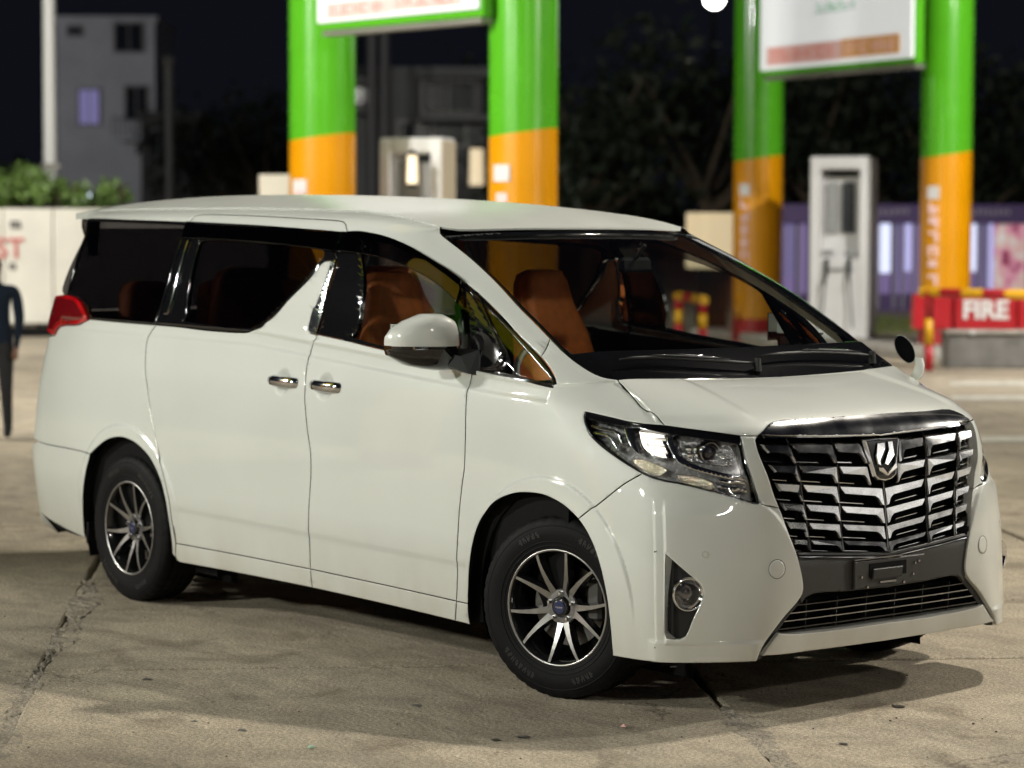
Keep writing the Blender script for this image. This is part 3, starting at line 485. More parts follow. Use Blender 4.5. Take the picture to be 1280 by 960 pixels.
def body_side(s):
    bf=P_('front_fender',L_fender,PAINT,s,du=.06)
    P_('sill_panel',L_sill3,PAINT,s,bev=.002)
    fd=P_('front_door',L_fdoor,PAINT,s,du=.032,dv=.2)
    sdr=P_('sliding_door',L_sdoor,PAINT,s,du=.032,dv=.2)
    P_('door_header',L_cap,PAINT,s,du=.05,parent=sdr)
    P_('sill_panel',L_sill1,PAINT,s,du=.08); P_('sill_panel',L_sill2,PAINT,s,du=.08)
    P_('quarter_panel',L_quarter,PAINT,s,du=.05)
    P_('side_frame',L_rail,PAINT,s,du=.06)
    P_('pillar_trim',L_rail,BEI,s,off=-.03,thick=0,du=.1)
    P_('pillar_chrome',L_chrome,CHR,s,off=.004,thick=.012,parent=sdr)
    q=P_('quarter_window',L_qglass,GLD,s,off=-.004,thick=0,du=.06)
    P_('window_surround',L_qglass,BLK,s,off=-.002,thick=.01,holes=[inset(L_qglass,.022)[0]],parent=q,du=.08)
    fr=P_('window_frame',L_sband,BLK,s,off=-.004,holes=[L_sglass],parent=sdr,du=.04)
    P_('window_glass',inset(L_sglass,-.006)[0],GLD,s,off=-.008,thick=0,parent=sdr,du=.08)
    # bright reflection strip of the D pillar: a bevelled gloss bar
    P_('window_frame',L_fband,BLK,s,off=-.004,holes=[L_fglass],parent=fd,du=.04)
    P_('window_glass',inset(L_fglass,-.006)[0],GL,s,off=-.010,thick=0,parent=fd,du=.08)
    tf=P_('corner_window',L_tband,BLK,s,off=-.004,holes=[L_tglass],du=.05)
    P_('window_glass',inset(L_tglass,-.006)[0],GL,s,off=-.008,thick=0,parent=tf,du=.08)
    P_('window_trim',loop(UV['belt_front'],[(a,b+.13) for a,b in UV['belt_front'][::-1]]),BLK,s,off=.004,thick=.01,parent=fd,bev=.002)
    P_('window_trim',loop(UV['belt_tri'],[(a,b+.13) for a,b in UV['belt_tri'][::-1]]),CHRD,s,off=.003,thick=.01,parent=tf,bev=.002)
    db=cr([(UV['wtop_front'][-1][0],UV['wtop_front'][-1][1]-.3),(UV['belt_tri'][-1][0],UV['belt_tri'][-1][1]+.25)])
    P_('window_bar',np.vstack([db+[.05,0],db[::-1]-[.05,0]]),BLK,s,off=.006,thick=.02,parent=tf,bev=.004)
    dv_=loop('visor_f',UV['wtop_front'][::-1]); P_('wind_deflector',dv_,SMK,s,off=.020,thick=.014,parent=fd,du=.05)
    dv_=loop('visor_s',UV['wtop_slide'][::-1]); P_('wind_deflector',dv_,SMK,s,off=.018,thick=.014,parent=sdr,du=.05)
    # rear door pillar gloss bar seen between the dark panes
    a=np.array(UV['pillar_d'],float)[1:6]; a=cr(a)
    P_('pillar_molding',np.vstack([a-[.075,0],a[::-1]-[.125,0]]),CHRD,s,off=.006,thick=.012,parent=sdr,bev=.004)
    # tail lamp
    t=P_('tail_light',L_tail,RED,s,off=.016,thick=.05,bev=.006,du=.06)
    P_('lamp_core',inset(L_tail,.018)[0],mat('deep_red_lens',(.16,.0,.002),.2,0,1),s,off=.0175,thick=.002,parent=t,bev=.001,du=.06)
    pb=[(13.98,11.35),(14.4,11.30),(14.9,11.25),(14.9,10.98),(14.4,11.02),(13.98,11.15)]
    P_('lamp_slot',loop(pb+[pb[0]]),BLK,s,off=.019,thick=.01,parent=t)
    # handles
    for (u,v),par in zip(UV['handles'],(sdr,fd)):
        p,n=pt(u*s,v); sy=-1 if s>0 else 1
        V,F=[],[]; m=MB()
        secs=[(-.106,.012,.012,0),(-.100,.021,.018,.006),(-.06,.025,.016,.018),(0,.0235,.014,.023),(.055,.025,.016,.018),(.096,.022,.018,.006),(.104,.013,.012,0)]
        for dx,hz,hy,oy in secs:
            for t_ in np.arange(10)*2*math.pi/10: V.append((p[0]+dx,p[1]+sy*(.012+oy+hy*math.sin(t_)),p[2]+hz*math.cos(t_)-.02*dx))
        for i in range(len(secs)-1):
            for j in range(10): F.append((i*10+j,i*10+(j+1)%10,i*10+10+(j+1)%10,i*10+10+j))
        F+=[tuple(range(10)),tuple(range(60,70))]
        mesh('door_handle',V,F,CHR,par,True,recalc=True)
        k=MB(); k.box((p[0]-.045,p[1]+sy*.040,p[2]),(.07,.006,.030),bev=.003); k.build('handle_cover',BLK,par)
    # wheel-arch liners
    for cx in (0,-3.0):
        m=MB(); n=20; sy=-1 if s>0 else 1; V=[];F=[]
        for i in range(n+1):
            th=math.radians(-25+230*i/n); 
            for yy in (.885,.60): V.append((cx+.425*math.cos(th),sy*yy,.345+.425*math.sin(th)))
        for i in range(n): F.append((2*i,2*i+1,2*i+3,2*i+2))
        k=len(V); V+= [(cx-.44,sy*.60,.1),(cx+.44,sy*.60,.1),(cx+.44,sy*.60,.8),(cx-.44,sy*.60,.8)]; F.append((k,k+1,k+2,k+3))
        mesh('arch_liner',V,F,DARK,van)
    # front bumper side, lamp surround strip, headlamp
    b=P_('front_bumper',L_bumper,PAINT,s,holes=[L_fog],thick=.038,du=.10,dv=.16,bev=.002,edge='body')
    P_('grille_surround',L_strip,PAINT,s,thick=.03,bev=.002,off=.001,edge='body')
    fp=P_('fog_recess',inset(L_fog,-.012)[0],BLKM,s,off=-.034,thick=0,parent=b)
    p,n=pt(4.66*s,2.76,-.026); ax=np.array([.93,-.36*s,-.02]);ax/=np.linalg.norm(ax)
    fl=None
    def orient(V,p,ax):
        a=Vector((1,0,0)).rotation_difference(Vector(ax)).to_matrix(); return [tuple(a@Vector(q)+Vector(p)) for q in V]
    V,F=lathe([(-.03,.050),(.012,.056),(.020,.060),(.024,.057),(.020,.052),(.004,.044),(-.012,.030),(-.018,.0)],'x',28)
    fl=mesh('fog_light',orient(V,p,ax),F,CHR,b,True)
    V,F=lathe([(-.012,.030),(.002,.024),(.008,.012),(.009,0)],'x',20); mesh('fog_bulb',orient(V,p,ax),F,mat('fog_bulb_glass',(.16,.16,.17),.08,.6,1),b,True)
    V,F=lathe([(.014,.050),(.020,.03),(.022,0)],'x',24); mesh('fog_lens',orient(V,p,ax),F,GLL,b,True)
    # parking sensor, towing cover
    p,n=pt(U['sensor'][0][0]*s,U['sensor'][0][1],.001); V,F=lathe([(-.004,.0135),(.001,.0135),(.0015,.0105),(-.001,.0100),(.001,.0085),(.0012,0)],'x',18); mesh('parking_sensor',orient(V,p,n),F,PAINT,b,False)
    p,n=pt(U['sensor'][1][0]*s,U['sensor'][1][1],.0); V,F=lathe([(-.003,.0335),(-.003,.0315),(.0008,.0310),(.0012,.026),(.0012,0)],'x',28); mesh('towing_cover',orient(V,p,n),F,PAINT,b,True)
    V,F=lathe([(.0004,.0340),(.0006,.0345),(.0006,.0328),(.0004,.0325)],'x',28); mesh('cover_gap',orient(V,p,n),F,BLKM,b,False)
    h=P_('headlight',L_lamp,mat('lamp_housing',(.50,.50,.51),.25,.55,noise=.35,nscale=60),s,off=-.058,thick=-.050,gap=.002,bev=0,du=.2,dv=.4)
    P_('lamp_cover',L_lamp,GLL,s,off=.001,thick=0,parent=h,bev=0,gap=.003)
    P_('lamp_bezel',L_lamp,BLK,s,off=-.001,thick=.015,parent=h,holes=[inset(L_lamp,.0075)[0]],bev=.001)
    hp=lambda nm,key,m,off,th,bev=.002: P_(nm,loop(UV[key]+[UV[key][0]]),m,s,off=off,thick=th,parent=h,bev=bev,gap=0,du=.15)
    hp('lamp_brow','hl_lid',BLK,-.006,.04); hp('chrome_blade','hl_bar',CHR,-.022,.03,.004)
    hp('reflector_box','hl_led_box',CHRD,-.040,.012)
    for q in('hl_fin1','hl_fin2','hl_fin3'): hp('chrome_fin',q,CHR,-.018,.03,.003)
    for q in('hl_strip1','hl_strip2'): hp('chrome_fin',q,CHR,-.022,.02,.002)
    FAC=mat('faceted_reflector',(.80,.74,.58),.16,1,noise=.25,nscale=90,bump=1.0,bscale=90)
    for q in('hl_refl1','hl_refl2'): hp('faceted_reflector',q,FAC,-.028,.01)
    hp('lamp_pocket','hl_box',mat('pocket_chrome',(.5,.5,.5),.2,1,bump=.9,bscale=70),-.046,.004,0)
    LED=mat('lit_daytime_lamp',(1,1,.95),.3,emit=(1,.92,.76),es=1.7)
    for q in('hl_led1','hl_led2','hl_led3','hl_led4'): hp('lamp_strip',q,LED,-.026,.008,.001)
    p,n=pt(U['hl_proj'][0][0]*s,U['hl_proj'][0][1],-.05); ax=np.array([.96,-.25*s,0])
    V,F=lathe([(-.01,.040),(.018,.040),(.024,.037),(.022,.033),(.004,.030)],'x',26); mesh('projector_ring',orient(V,p,ax),F,CHRD,h,True)
    V,F=lathe([(.004,.030),(.016,.027),(.026,.017),(.030,0)],'x',24); mesh('projector_lens',orient(V,p,ax),F,mat('dark_lens',(.03,.028,.034),.03,0,1),h,True)
    for k in range(6):
        q,_=pt((U['hl_proj'][0][0]+.38-.16*(k%3))*s,U['hl_proj'][0][1]+.15-.28*(k//3),-.045); m=MB(); m.sphere(q,.011,8,5); m.build('reflector_bead',CHR,h,False)
both(body_side)
# bonnet, windscreen, roof -------------------------------------------------
panel('bonnet',[L_hood],PAINT,van,du=.12,dv=.12,thick=.02)
LWG=inset(L_ws,.014)[0]
ws=panel('windscreen',[inset(L_ws,.02)[0]],GLW,van,off=-.010,thick=0,du=.25,bev=0,gap=0)
top=inset(L_ws,.030)[0]; top[:,1]=np.where((top[:,1]<13.2),np.maximum(top[:,1],12.55),top[:,1])
panel('windscreen_border',[L_ws,top],BLK,ws,off=-.005,thick=.006,du=.25,dv=.2,bev=.001)
def roof():
    us=np.linspace(4.42,14.9,64); E_=S(us,np.full(64,18.)); uf=np.linspace(0,4.42,9); Fr=S(uf,np.full(9,18.))
    V=[];Nn=[]; K=len(us); ny=12
    yc=np.linspace(0,1,ny+1)
    xb=E_[-1,0]-.22
    def X(ix,t):   # ix 0..K-1
        f=ix/(K-1); xf=np.interp(t*E_[0,1],Fr[:,1],Fr[:,0]) if t<1 else E_[0,0]
        return xf+(E_[ix,0]-E_[0,0])*1.0 + (E_[0,0]-xf)*f*0
    rows=[]
    for ix in list(range(K))+[K,K+1,K+2]:
        row=[]
        for t in np.concatenate([-yc[::-1],yc[1:]]):
            if ix<K: x=X(ix,abs(t)); y=(E_[ix,1]-.002)*t
            else:
                x=X(K-1,abs(t))-[.03,.07,.12][ix-K]; y=(E_[-1,1]+.004*(ix-K+1))*t
            xf=float(np.interp(min(abs(t),.999)*E_[0,1],Fr[:,1],Fr[:,0])); zf=float(np.interp(min(abs(t),1)*E_[0,1],Fr[:,1],Fr[:,2])); z=float(roofz(x,abs(y)))+.001-max(0,float(roofz(xf,abs(t)*E_[0,1]))-zf+.004)*math.exp(-max(0,xf-x)/.13)
            row.append((x,y,z))
        rows.append(row)
    n=2*ny+1; V=[p for r in rows for p in r]; F=[(i*n+j,i*n+j+1,(i+1)*n+j+1,(i+1)*n+j) for i in range(len(rows)-1) for j in range(n-1)]
    # drip edge all round
    per=[j for j in range(n)]+[i*n+n-1 for i in range(1,len(rows))]+[(len(rows)-1)*n+j for j in range(n-2,-1,-1)]+[i*n for i in range(len(rows)-2,0,-1)]
    b=len(V); V+=[(V[i][0],V[i][1],V[i][2]-(.007 if i<n else .03)) for i in per]; m=len(per); F+=[(per[k],per[(k+1)%m],b+(k+1)%m,b+k) for k in range(m)]
    o=mesh('roof_panel',V,F,mat('dull_roof_paint',(.62,.64,.61),.5,0,.55,spec=.4,noise=.05,nscale=4,crough=.22),van,True,recalc=True); o.data.set_sharp_from_angle(angle=math.radians(45))  # roof paint dulled to soften mirrored streaks; slightly darker than the body
    V2=[(x,y*.97,z-.045) for x,y,z in V[:b]]; mesh('headliner',V2,[(i*n+j,i*n+j+1,(i+1)*n+j+1,(i+1)*n+j) for i in range(len(rows)-1) for j in range(n-1)],mat('headlining',(.05,.047,.042),.9),van)
    # spoiler tail under the roof's end
    x0=rows[-1][0][0]; x1=E_[-1,0]
    m=MB(); 
    for sy in(-1,1):
        y=sy*.625
        V=[(x1-.01,y,1.765),(x0+.01,y,1.752),(x0+.0,y-sy*.004,1.70),(x0-.0,y-sy*.03,1.62),(x0-.01,y-sy*.05,1.56),(x0+.02,y-sy*.03,1.60),(x1-.03,y-sy*.0,1.70)]
        V=V+[(a,b_-sy*.05,c) for a,b_,c in V]; k=7
        F=[tuple(range(k)),tuple(range(2*k-1,k-1,-1))]+[(i,(i+1)%k,(i+1)%k+k,i+k) for i in range(k)]
        m=MB(); m.add(V,F); m.build('spoiler_wing',BLK,van)
    m=MB(); m.box(((x0+x1)/2+.0,0,1.762),(x1-x0+.02,1.24,.03),bev=.01); m.build('spoiler_base',PAINT,van)
roof()
# tail: glass, tailgate, bumper
vb=UV['bump_seam'][0][1]
both(lambda s: (P_('tailgate',loop([(17,11.3),(15.28,11.3)],[(15.28,11.3),(15.28,vb)],[(15.28,vb),(17,vb)],[(17,vb),(17,11.3)]),PAINT,s,thick=.02), P_('rear_window',loop([(17,16.0),(15.1,16.0)],[(15.1,16.0),(14.6,13),(14.95,12.6),(15.28,11.5)],[(15.28,11.5),(17,11.5)],[(17,11.5),(17,16.0)]),GLD,s,off=-.003,thick=0), P_('rear_bumper',L_rbump,PAINT,s,thick=.03)))
# cabin lining so that the far doors read from inside
def trims(s):
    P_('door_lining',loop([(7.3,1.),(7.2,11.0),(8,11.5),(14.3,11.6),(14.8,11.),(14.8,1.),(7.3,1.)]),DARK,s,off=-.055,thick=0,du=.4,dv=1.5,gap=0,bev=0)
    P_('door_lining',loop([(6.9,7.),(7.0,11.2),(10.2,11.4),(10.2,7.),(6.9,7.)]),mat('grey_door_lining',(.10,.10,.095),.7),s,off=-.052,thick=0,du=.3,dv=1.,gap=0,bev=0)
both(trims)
m=MB(); m.box((-1.6,0,.30),(4.7,1.20,.10)); m.box((-1.5,0,.24),(2.1,1.66,.06)); m.box((.3,0,.55),(.55,1.0,.5)); m.box((-3.95,0,.35),(.2,1.4,.2)); m.build('underbody',DARK,van)
for s in(-1,1):
    m=MB(); m.box((-2.50,s*.72,.19),(.18,.16,.04)); m.build('jacking_bracket',DARK,van)
    m=MB(); m.box((.42,s*.60,.185),(.02,.30,.05)); m.build('air_deflector',DARK,van)
    m=MB(); m.box((-3.42,s*.80,.27),(.02,.16,.10)); m.build('mud_flap',BLKM,van)
# ---- grille ----------------------------------------------------------------
gr=panel('grille',[loop([(0,8.05),(1.5,8.0),(2.6,7.65),(3.0,7.5),(3.0,7.1),(2.9,6.4),(2.7,5.5),(2.45,4.45),(2.25,3.75),(0,3.6)],mirror=True)],DARK,van,off=-.062,thick=0,gap=0,bev=0,du=.3)
Lbar=loop([(0,UV['bar_bot'][-1][1]-.02)]+UV['bar_bot'][::-1],UV['hood_front'][1:],mirror=True)
cb=panel('chrome_bar',[Lbar],CHR,gr,off=.007,thick=.03,du=.12,dv=.06,bev=.004,gap=.0008)
zk=[.958,.882,.815,.746,.681,.621,.574]; sk=[.03,.06,.09,.10,.10,.09,.08]
def zrow(k,y): return zk[k]+sk[k]*(abs(y)-.32)
rib1=lambda z: np.interp(z,[.55,.588,.69,.81,.97,1.0],[.372,.380,.388,.407,.441,.449]); rib2=lambda z: np.interp(z,[.55,.576,.715,.856,.961,1.],[.222,.223,.227,.231,.240,.242])
outr=lambda z: np.interp(z,[.55,.59,.654,.732,.802,.879,.947,.981],[.436,.452,.474,.503,.521,.543,.556,.558])-.004
zero=lambda z: 0*z; embr=lambda z: np.interp(z,[.80,.815,.95],[.055,.062,.100])
GCH=mat('grille_chrome',(.50,.50,.51),.17,1,noise=.25,nscale=18)
def slat(ya,yb,k,sg,z0=None,z1=None,w=.0045,big=.50):
    """one chrome slat between bar ya (outer) and yb (inner) in row k"""
    sh=[(0,.03),(1,.03),(1,.97),(.93,.93),(.87,big+.14),(.80,big+.02),(.10,big-.03),(.035,.28)]
    q=[]
    for a,b in sh:
        zz=zrow(k,.3)+(zrow(k+1,.3)-zrow(k,.3))*b if k<6 else 0
        A=float(ya(np.array(zz)))-w; Bq=float(yb(np.array(zz)))+w
        y=A+(Bq-A)*a; z=zrow(k,y)*(1-b)+zrow(k+1,y)*b - .004
        q.append((-sg*y,z))
    zt=zrow(k,.3)
    plate('grille_slat',q,GCH,gr,d0=-.016,d1=-.006,inset_=.0042,back=.02,tilt=lambda q_,k=k:(np.array([zrow(k,abs(a)) for a in q_[:,0]])-q_[:,1])*.12)
    # thin lower blade of the cell
    q=[]
    for a,b in((.06,.86),(.62,.88),(.66,.94),(.07,.93)):
        zz=zrow(k,.3)+(zrow(k+1,.3)-zrow(k,.3))*b; A=float(ya(np.array(zz)))-w;Bq=float(yb(np.array(zz)))+w; y=A+(Bq-A)*a; q.append((-sg*y,zrow(k,y)*(1-b)+zrow(k+1,y)*b-.004))
    plate('grille_blade',q,GCH,gr,d0=-.034,d1=-.030,inset_=.001,back=.012)
for sg in(1,-1):
    for k in range(6):
        slat(outr,rib1,k,sg); slat(rib1,rib2,k,sg)
        slat(rib2,embr if k<2 else zero,k,sg)
    for f,a,b in((rib1,.575,.975),(rib2,.565,.975)):
        zs=np.linspace(a,b,7); q=[(-sg*(float(f(z))+.0036),z) for z in zs]+[(-sg*(float(f(z))-.0036),z) for z in zs[::-1]]
        plate('grille_rib',q,BLK,gr,d0=-.010,d1=-.006,inset_=.0012,back=.045)
q=[(-.0035,.56),(-.0035,.80),(.0035,.80),(.0035,.56)]; plate('grille_rib',q,BLK,gr,d0=-.008,d1=-.004,inset_=.0012,back=.045)
ys=np.linspace(-.44,.44,15); q=[(y,.577+.08*(abs(y)-.32)-.006) for y in ys]+[(y,.577+.08*(abs(y)-.32)-.017) for y in ys[::-1]]; plate('grille_sill',q,BLKM,gr,d0=-.008,d1=-.004,inset_=.002,back=.05)
q=[(y,.577+.08*(abs(y)-.32)-.0195) for y in ys]+[(y,.577+.08*(abs(y)-.32)-.0245) for y in ys[::-1]]; plate('chrome_line',q,CHRD,gr,d0=-.004,d1=-.002,inset_=.001,back=.02)
# frame line under the chrome bar
ys=np.linspace(-.535,.535,17); zt=lambda y: .972+.03*(abs(y)-.32)
q=[(y,zt(y)+.006) for y in ys]+[(y,zt(y)+.000) for y in ys[::-1]]; plate('chrome_line',q,CHRD,gr,d0=-.006,d1=-.004,inset_=.001,back=.02)
q=[(y,zt(y)+.02) for y in ys]+[(y,zt(y)+.007) for y in ys[::-1]]; plate('grille_sill',q,BLK,gr,d0=-.014,d1=-.012,inset_=.001,back=.03)
# emblem: shield with slanting strokes
em=plate('emblem_shield',[(-.094,.955),(-.058,.822),(-.035,.806),(0,.800),(.035,.806),(.058,.822),(.094,.955)],CHR,gr,d0=-.006,d1=.006,inset_=.006,back=.03)
plate('emblem_back',[(-.084,.950),(-.050,.826),(-.030,.814),(0,.810),(.030,.814),(.050,.826),(.084,.950)],BLK,gr,d0=.006,d1=.0075,inset_=.002,back=.004)
EP=[[(255,430),(322,425),(318,490),(262,600),(262,660),(236,640),(230,545)],[(347,420),(392,420),(392,560),(322,660),(290,640),(345,505)],[(404,575),(405,690),(325,765),(320,735),(384,640)],[(245,672),(278,672),(318,728),(316,765),(252,712)],[(300,470),(338,440),(338,520),(268,640),(268,590)]]
def emp(x,y):   # emblem drawing units to (y,z)
    return (-.0605+(x-212)/200*.128*.93, .948-(y-410)/360*.128)
for i,pl in enumerate(EP[:4]):
    q=[emp(*p) for p in pl]; plate('emblem_stroke',q,CHR,gr,d0=.008,d1=.012,inset_=.0022,back=.006)
# dark centre panel with number-plate holder, lower intake, white lip
Lpl=loop([(0,3.62)]+UV['plate_top'][::-1][1:],[UV['plate_top'][0]]+[list(np.array(p)+[.06,0]) for p in UV['cheek_in'][3:8]],UV['plate_bot'],[UV['plate_bot'][-1],(0,2.50)],mirror=True)
pp=panel('centre_panel',[Lpl],GREYP,van,off=-.008,thick=.05,gap=0,du=.2,bev=.004)
q=[(-.185,.528),(.185,.528),(.185,.428),(-.185,.428)]; ph=plate('plate_holder',q,GREYP,pp,d0=.0,d1=.004,inset_=.004,back=.015)
plate('holder_rail',[(-.185,.536),(.06,.536),(.06,.531),(-.185,.531)],CHRD,pp,d0=.004,d1=.006,inset_=.001,back=.01)
plate('holder_slot',[(-.11,.515),(.085,.515),(.085,.465),(-.11,.465)],DARK,pp,d0=.0042,d1=.0048,inset_=.001,back=.003)
plate('holder_latch',[(-.095,.495),(.06,.495),(.055,.458),(-.10,.458)],BLKM,pp,d0=.009,d1=.012,inset_=.003,back=.008)
plate('holder_tab',[(-.055,.450),(.03,.450),(.03,.440),(-.055,.440)],CHRD,pp,d0=.006,d1=.008,inset_=.002,back=.006)
for y,z in((-.15,.47),(.12,.46),(.13,.50),(-.12,.432),(.07,.434),(.15,.505)):
    m=MB(); p,n=nose([y],[z]); m.cyl(p[0]+[.002,0,0],p[0]+[.008,0,0],.005,n=8); m.build('holder_screw',CHRD,pp)
it=panel('lower_intake',[loop([(0,2.75),(2.1,2.75),(2.9,1.6),(3.25,.4),(0,.3)],mirror=True)],DARK,van,off=-.075,thick=0,gap=0,bev=0,du=.4)
for z,ym,m_ in((.392,.44,BLK),(.366,.47,CHRD),(.340,.50,CHRD),(.314,.52,BLK)):
    ys=np.linspace(-ym,ym,15); q=[(y,z+.0035) for y in ys]+[(y,z-.0035) for y in ys[::-1]]; plate('intake_slat',q,m_,it,d0=-.024,d1=-.020,inset_=.0015,back=.03)
for y in(-.38,-.23,-.08,.07,.22,.37):
    plate('intake_rib',[(y-.003,.405),(y+.003,.405),(y+.003,.30),(y-.003,.30)],BLKM,it,d0=-.034,d1=-.032,inset_=.001,back=.03)
Llip=loop([(0,1.26)]+UV['lip_top'][::-1][1:],[UV['lip_top'][0],UV['lip_bot'][0]],UV['lip_bot'][:-1]+[[0,.40]],mirror=True)
panel('bumper_lip',[Llip],PAINT,van,off=.004,edge='body',thick=.06,du=.15,dv=.1,bev=.004)
both(lambda s: P_('bumper_edge',loop([UV['cheek_in'][k] for k in range(6,13)],[(a-.22,b+.05) for a,b in [UV['cheek_in'][k] for k in range(12,5,-1)]]),BLKM,s,off=-.018,thick=.05,gap=-.002,du=.15))
# ---- wipers -----------------------------------------------------------------
def bar3(name,pts,r,m,parent,n=8):
    V=[];F=[]; P=[Vector(tuple(map(float,p))) for p in pts]
    for i,p in enumerate(P):
        d=(P[min(i+1,len(P)-1)]-P[max(i-1,0)]).normalized(); a=d.cross(Vector((0,0,1))).normalized(); b=a.cross(d); q=r*(.5 if i in(0,len(P)-1) else 1)
        for j in range(n): t=2*math.pi*j/n; V.append(tuple(p+(a*math.cos(t)+b*math.sin(t))*q))
    for i in range(len(P)-1):
        for j in range(n): F.append((i*n+j,i*n+(j+1)%n,(i+1)*n+(j+1)%n,(i+1)*n+j))
    F+=[tuple(range(n)),tuple(range((len(P)-1)*n,len(P)*n))]
    return mesh(name,V,F,m,parent,True,recalc=True)
def wiper(s,u0,u1):
    r=[]; 
    for t in np.linspace(0,1,7):
        u=u0+(u1-u0)*t; p,n=pt(abs(u) if u*s>0 else -abs(u),12.05+.18*math.sin(t*3.14)+.12*t,.022); 
        P,N_=SS([u],[12.05+.22*math.sin(t*2.2)],.022); r.append(P[0])
    a=bar3('wiper',r,.0065,BLKM,van); 
    r2=[Vector(p)+Vector((.004,0,.012)) for p in r[1:5]]; bar3('wiper_arm',r2,.005,CHRD,a)
    m=MB(); m.cyl(Vector(r[0])-Vector((0,0,.03)),Vector(r[0])+Vector((0,0,.018)),.016,.012,n=12); m.build('wiper_pivot',BLKM,a)
wiper(1,.35,4.0); wiper(1,-3.2,.2)
# ---- door mirrors -------------------------------------------------------------
def door_mirror(s):
    sy=-1 if s>0 else 1
    # sections along the mirror's width: (lateral offset, x centre, half depth, z low, z high)
    C=[(.890,-.615,.060,1.196,1.335),(.910,-.615,.080,1.168,1.366),(.95,-.628,.096,1.166,1.384),(1.005,-.645,.098,1.174,1.382),(1.06,-.668,.088,1.188,1.358),(1.10,-.688,.068,1.214,1.330),(1.122,-.700,.036,1.226,1.302)]
    def shell(zsel,m,name,parent,grow=0.):
        V=[];F=[];n=20
        for y,x,h,zl,zh in C:
            zc=(zl+zh)/2;hz=(zh-zl)/2
            for j in range(n):
                t=2*math.pi*j/n; ex=.62; cx=math.copysign(abs(math.cos(t))**ex,math.cos(t)); cz=math.copysign(abs(math.sin(t))**ex,math.sin(t))
                z=zc+hz*cz; fx=h*(1.0 if cx>0 else .55)*cx
                z2=min(max(z,zsel[0]),zsel[1]) if zsel else z
                V.append((x+fx+(grow if cx>0 else 0),sy*y,z2))
        for i in range(len(C)-1):
            for j in range(n): F.append((i*n+j,i*n+(j+1)%n,(i+1)*n+(j+1)%n,(i+1)*n+j))
        F+=[tuple(range(n)),tuple(range((len(C)-1)*n,len(C)*n))]
        o=mesh(name,V,F,m,parent,True,recalc=True); o.data.set_sharp_from_angle(angle=math.radians(38)); return o
    a=shell((1.262,1.5),PAINT,'door_mirror',van); shell((1.0,1.252),BLK,'mirror_shell',a,-.004); shell((1.251,1.263),BLK,'mirror_seam',a,-.008)
    m=MB(); m.box((-.575,sy*1.03,1.256),(.02,.12,.010),bev=.003); m.build('turn_lamp',CHRD,a)
    V=[(-.48,sy*.90,1.135),(-.60,sy*.90,1.15),(-.62,sy*.885,1.30),(-.50,sy*.885,1.31)]; m=MB()
    V2=[(-.44,.862,1.150),(-.60,.866,1.172),(-.60,.862,1.25),(-.47,.862,1.25),(-.48,.905,1.160),(-.62,.905,1.180),(-.63,.915,1.235),(-.52,.915,1.225),(-.56,.955,1.195),(-.66,.955,1.195),(-.66,.95,1.24),(-.57,.95,1.24)]
    V2=[(x,sy*y,z) for x,y,z in V2]; F=[(0,1,2,3)]+[(i+a_,(i+1)%4+a_,(i+1)%4+4+a_,i+4+a_) for a_ in(0,4) for i in range(4)]+[(8,9,10,11)]
    mesh('mirror_bracket',V2,F,BLKM,a,False,recalc=True)
    m=MB(); m.box((-.715,sy*1.00,1.285),(.006,.20,.12),rz=0,bev=.003); m.build('mirror_glass',mat('mirror_silver',(.8,.8,.8),.02,1),a)
both(door_mirror)
# auxiliary mirror on the far front fender
fm=MB(); 
V=[];F=[]
cen=[(.16,.855,1.105,.030,.020),(.175,.865,1.135,.026,.018),(.17,.88,1.165,.022,.014),(.15,.895,1.19,.020,.012)]
for x,y,z,a,b in cen:
    for j in range(12): t=j*math.pi/6; V.append((x+a*math.cos(t),y+b*math.sin(t),z))
for i in range(3):
    for j in range(12): F.append((i*12+j,i*12+(j+1)%12,(i+1)*12+(j+1)%12,(i+1)*12+j))
fmo=mesh('fender_mirror',V,F,PAINT,van,True,recalc=True)
V,F=lathe([(-.030,.0),(-.028,.030),(-.016,.055),(.004,.064),(.010,.062)],'x',24); R_=Matrix.Rotation(math.radians(138),3,'Z')@Matrix.Rotation(math.radians(-20),3,'Y')
pl=Vector((.075,.905,1.235)); S3=Matrix.Diagonal((1,.62,1.05))
ax=Vector((.55,-.80,.1)).normalized(); Q_=Vector((1,0,0)).rotation_difference(ax).to_matrix()
tl=Matrix.Rotation(math.radians(28),3,'X')
pos=Vector((.085,.885,1.222))
mesh('mirror_housing',[tuple(Q_@(tl@Vector((x,y*.55,z)))+pos) for x,y,z in V],F,PAINT,fmo,True,recalc=True)
V,F=lathe([(.008,.060),(.009,.0)],'x',24); mesh('mirror_glass',[tuple(Q_@(tl@Vector((x,y*.55,z)))+pos) for x,y,z in V],F,BLK,fmo,True,recalc=True)
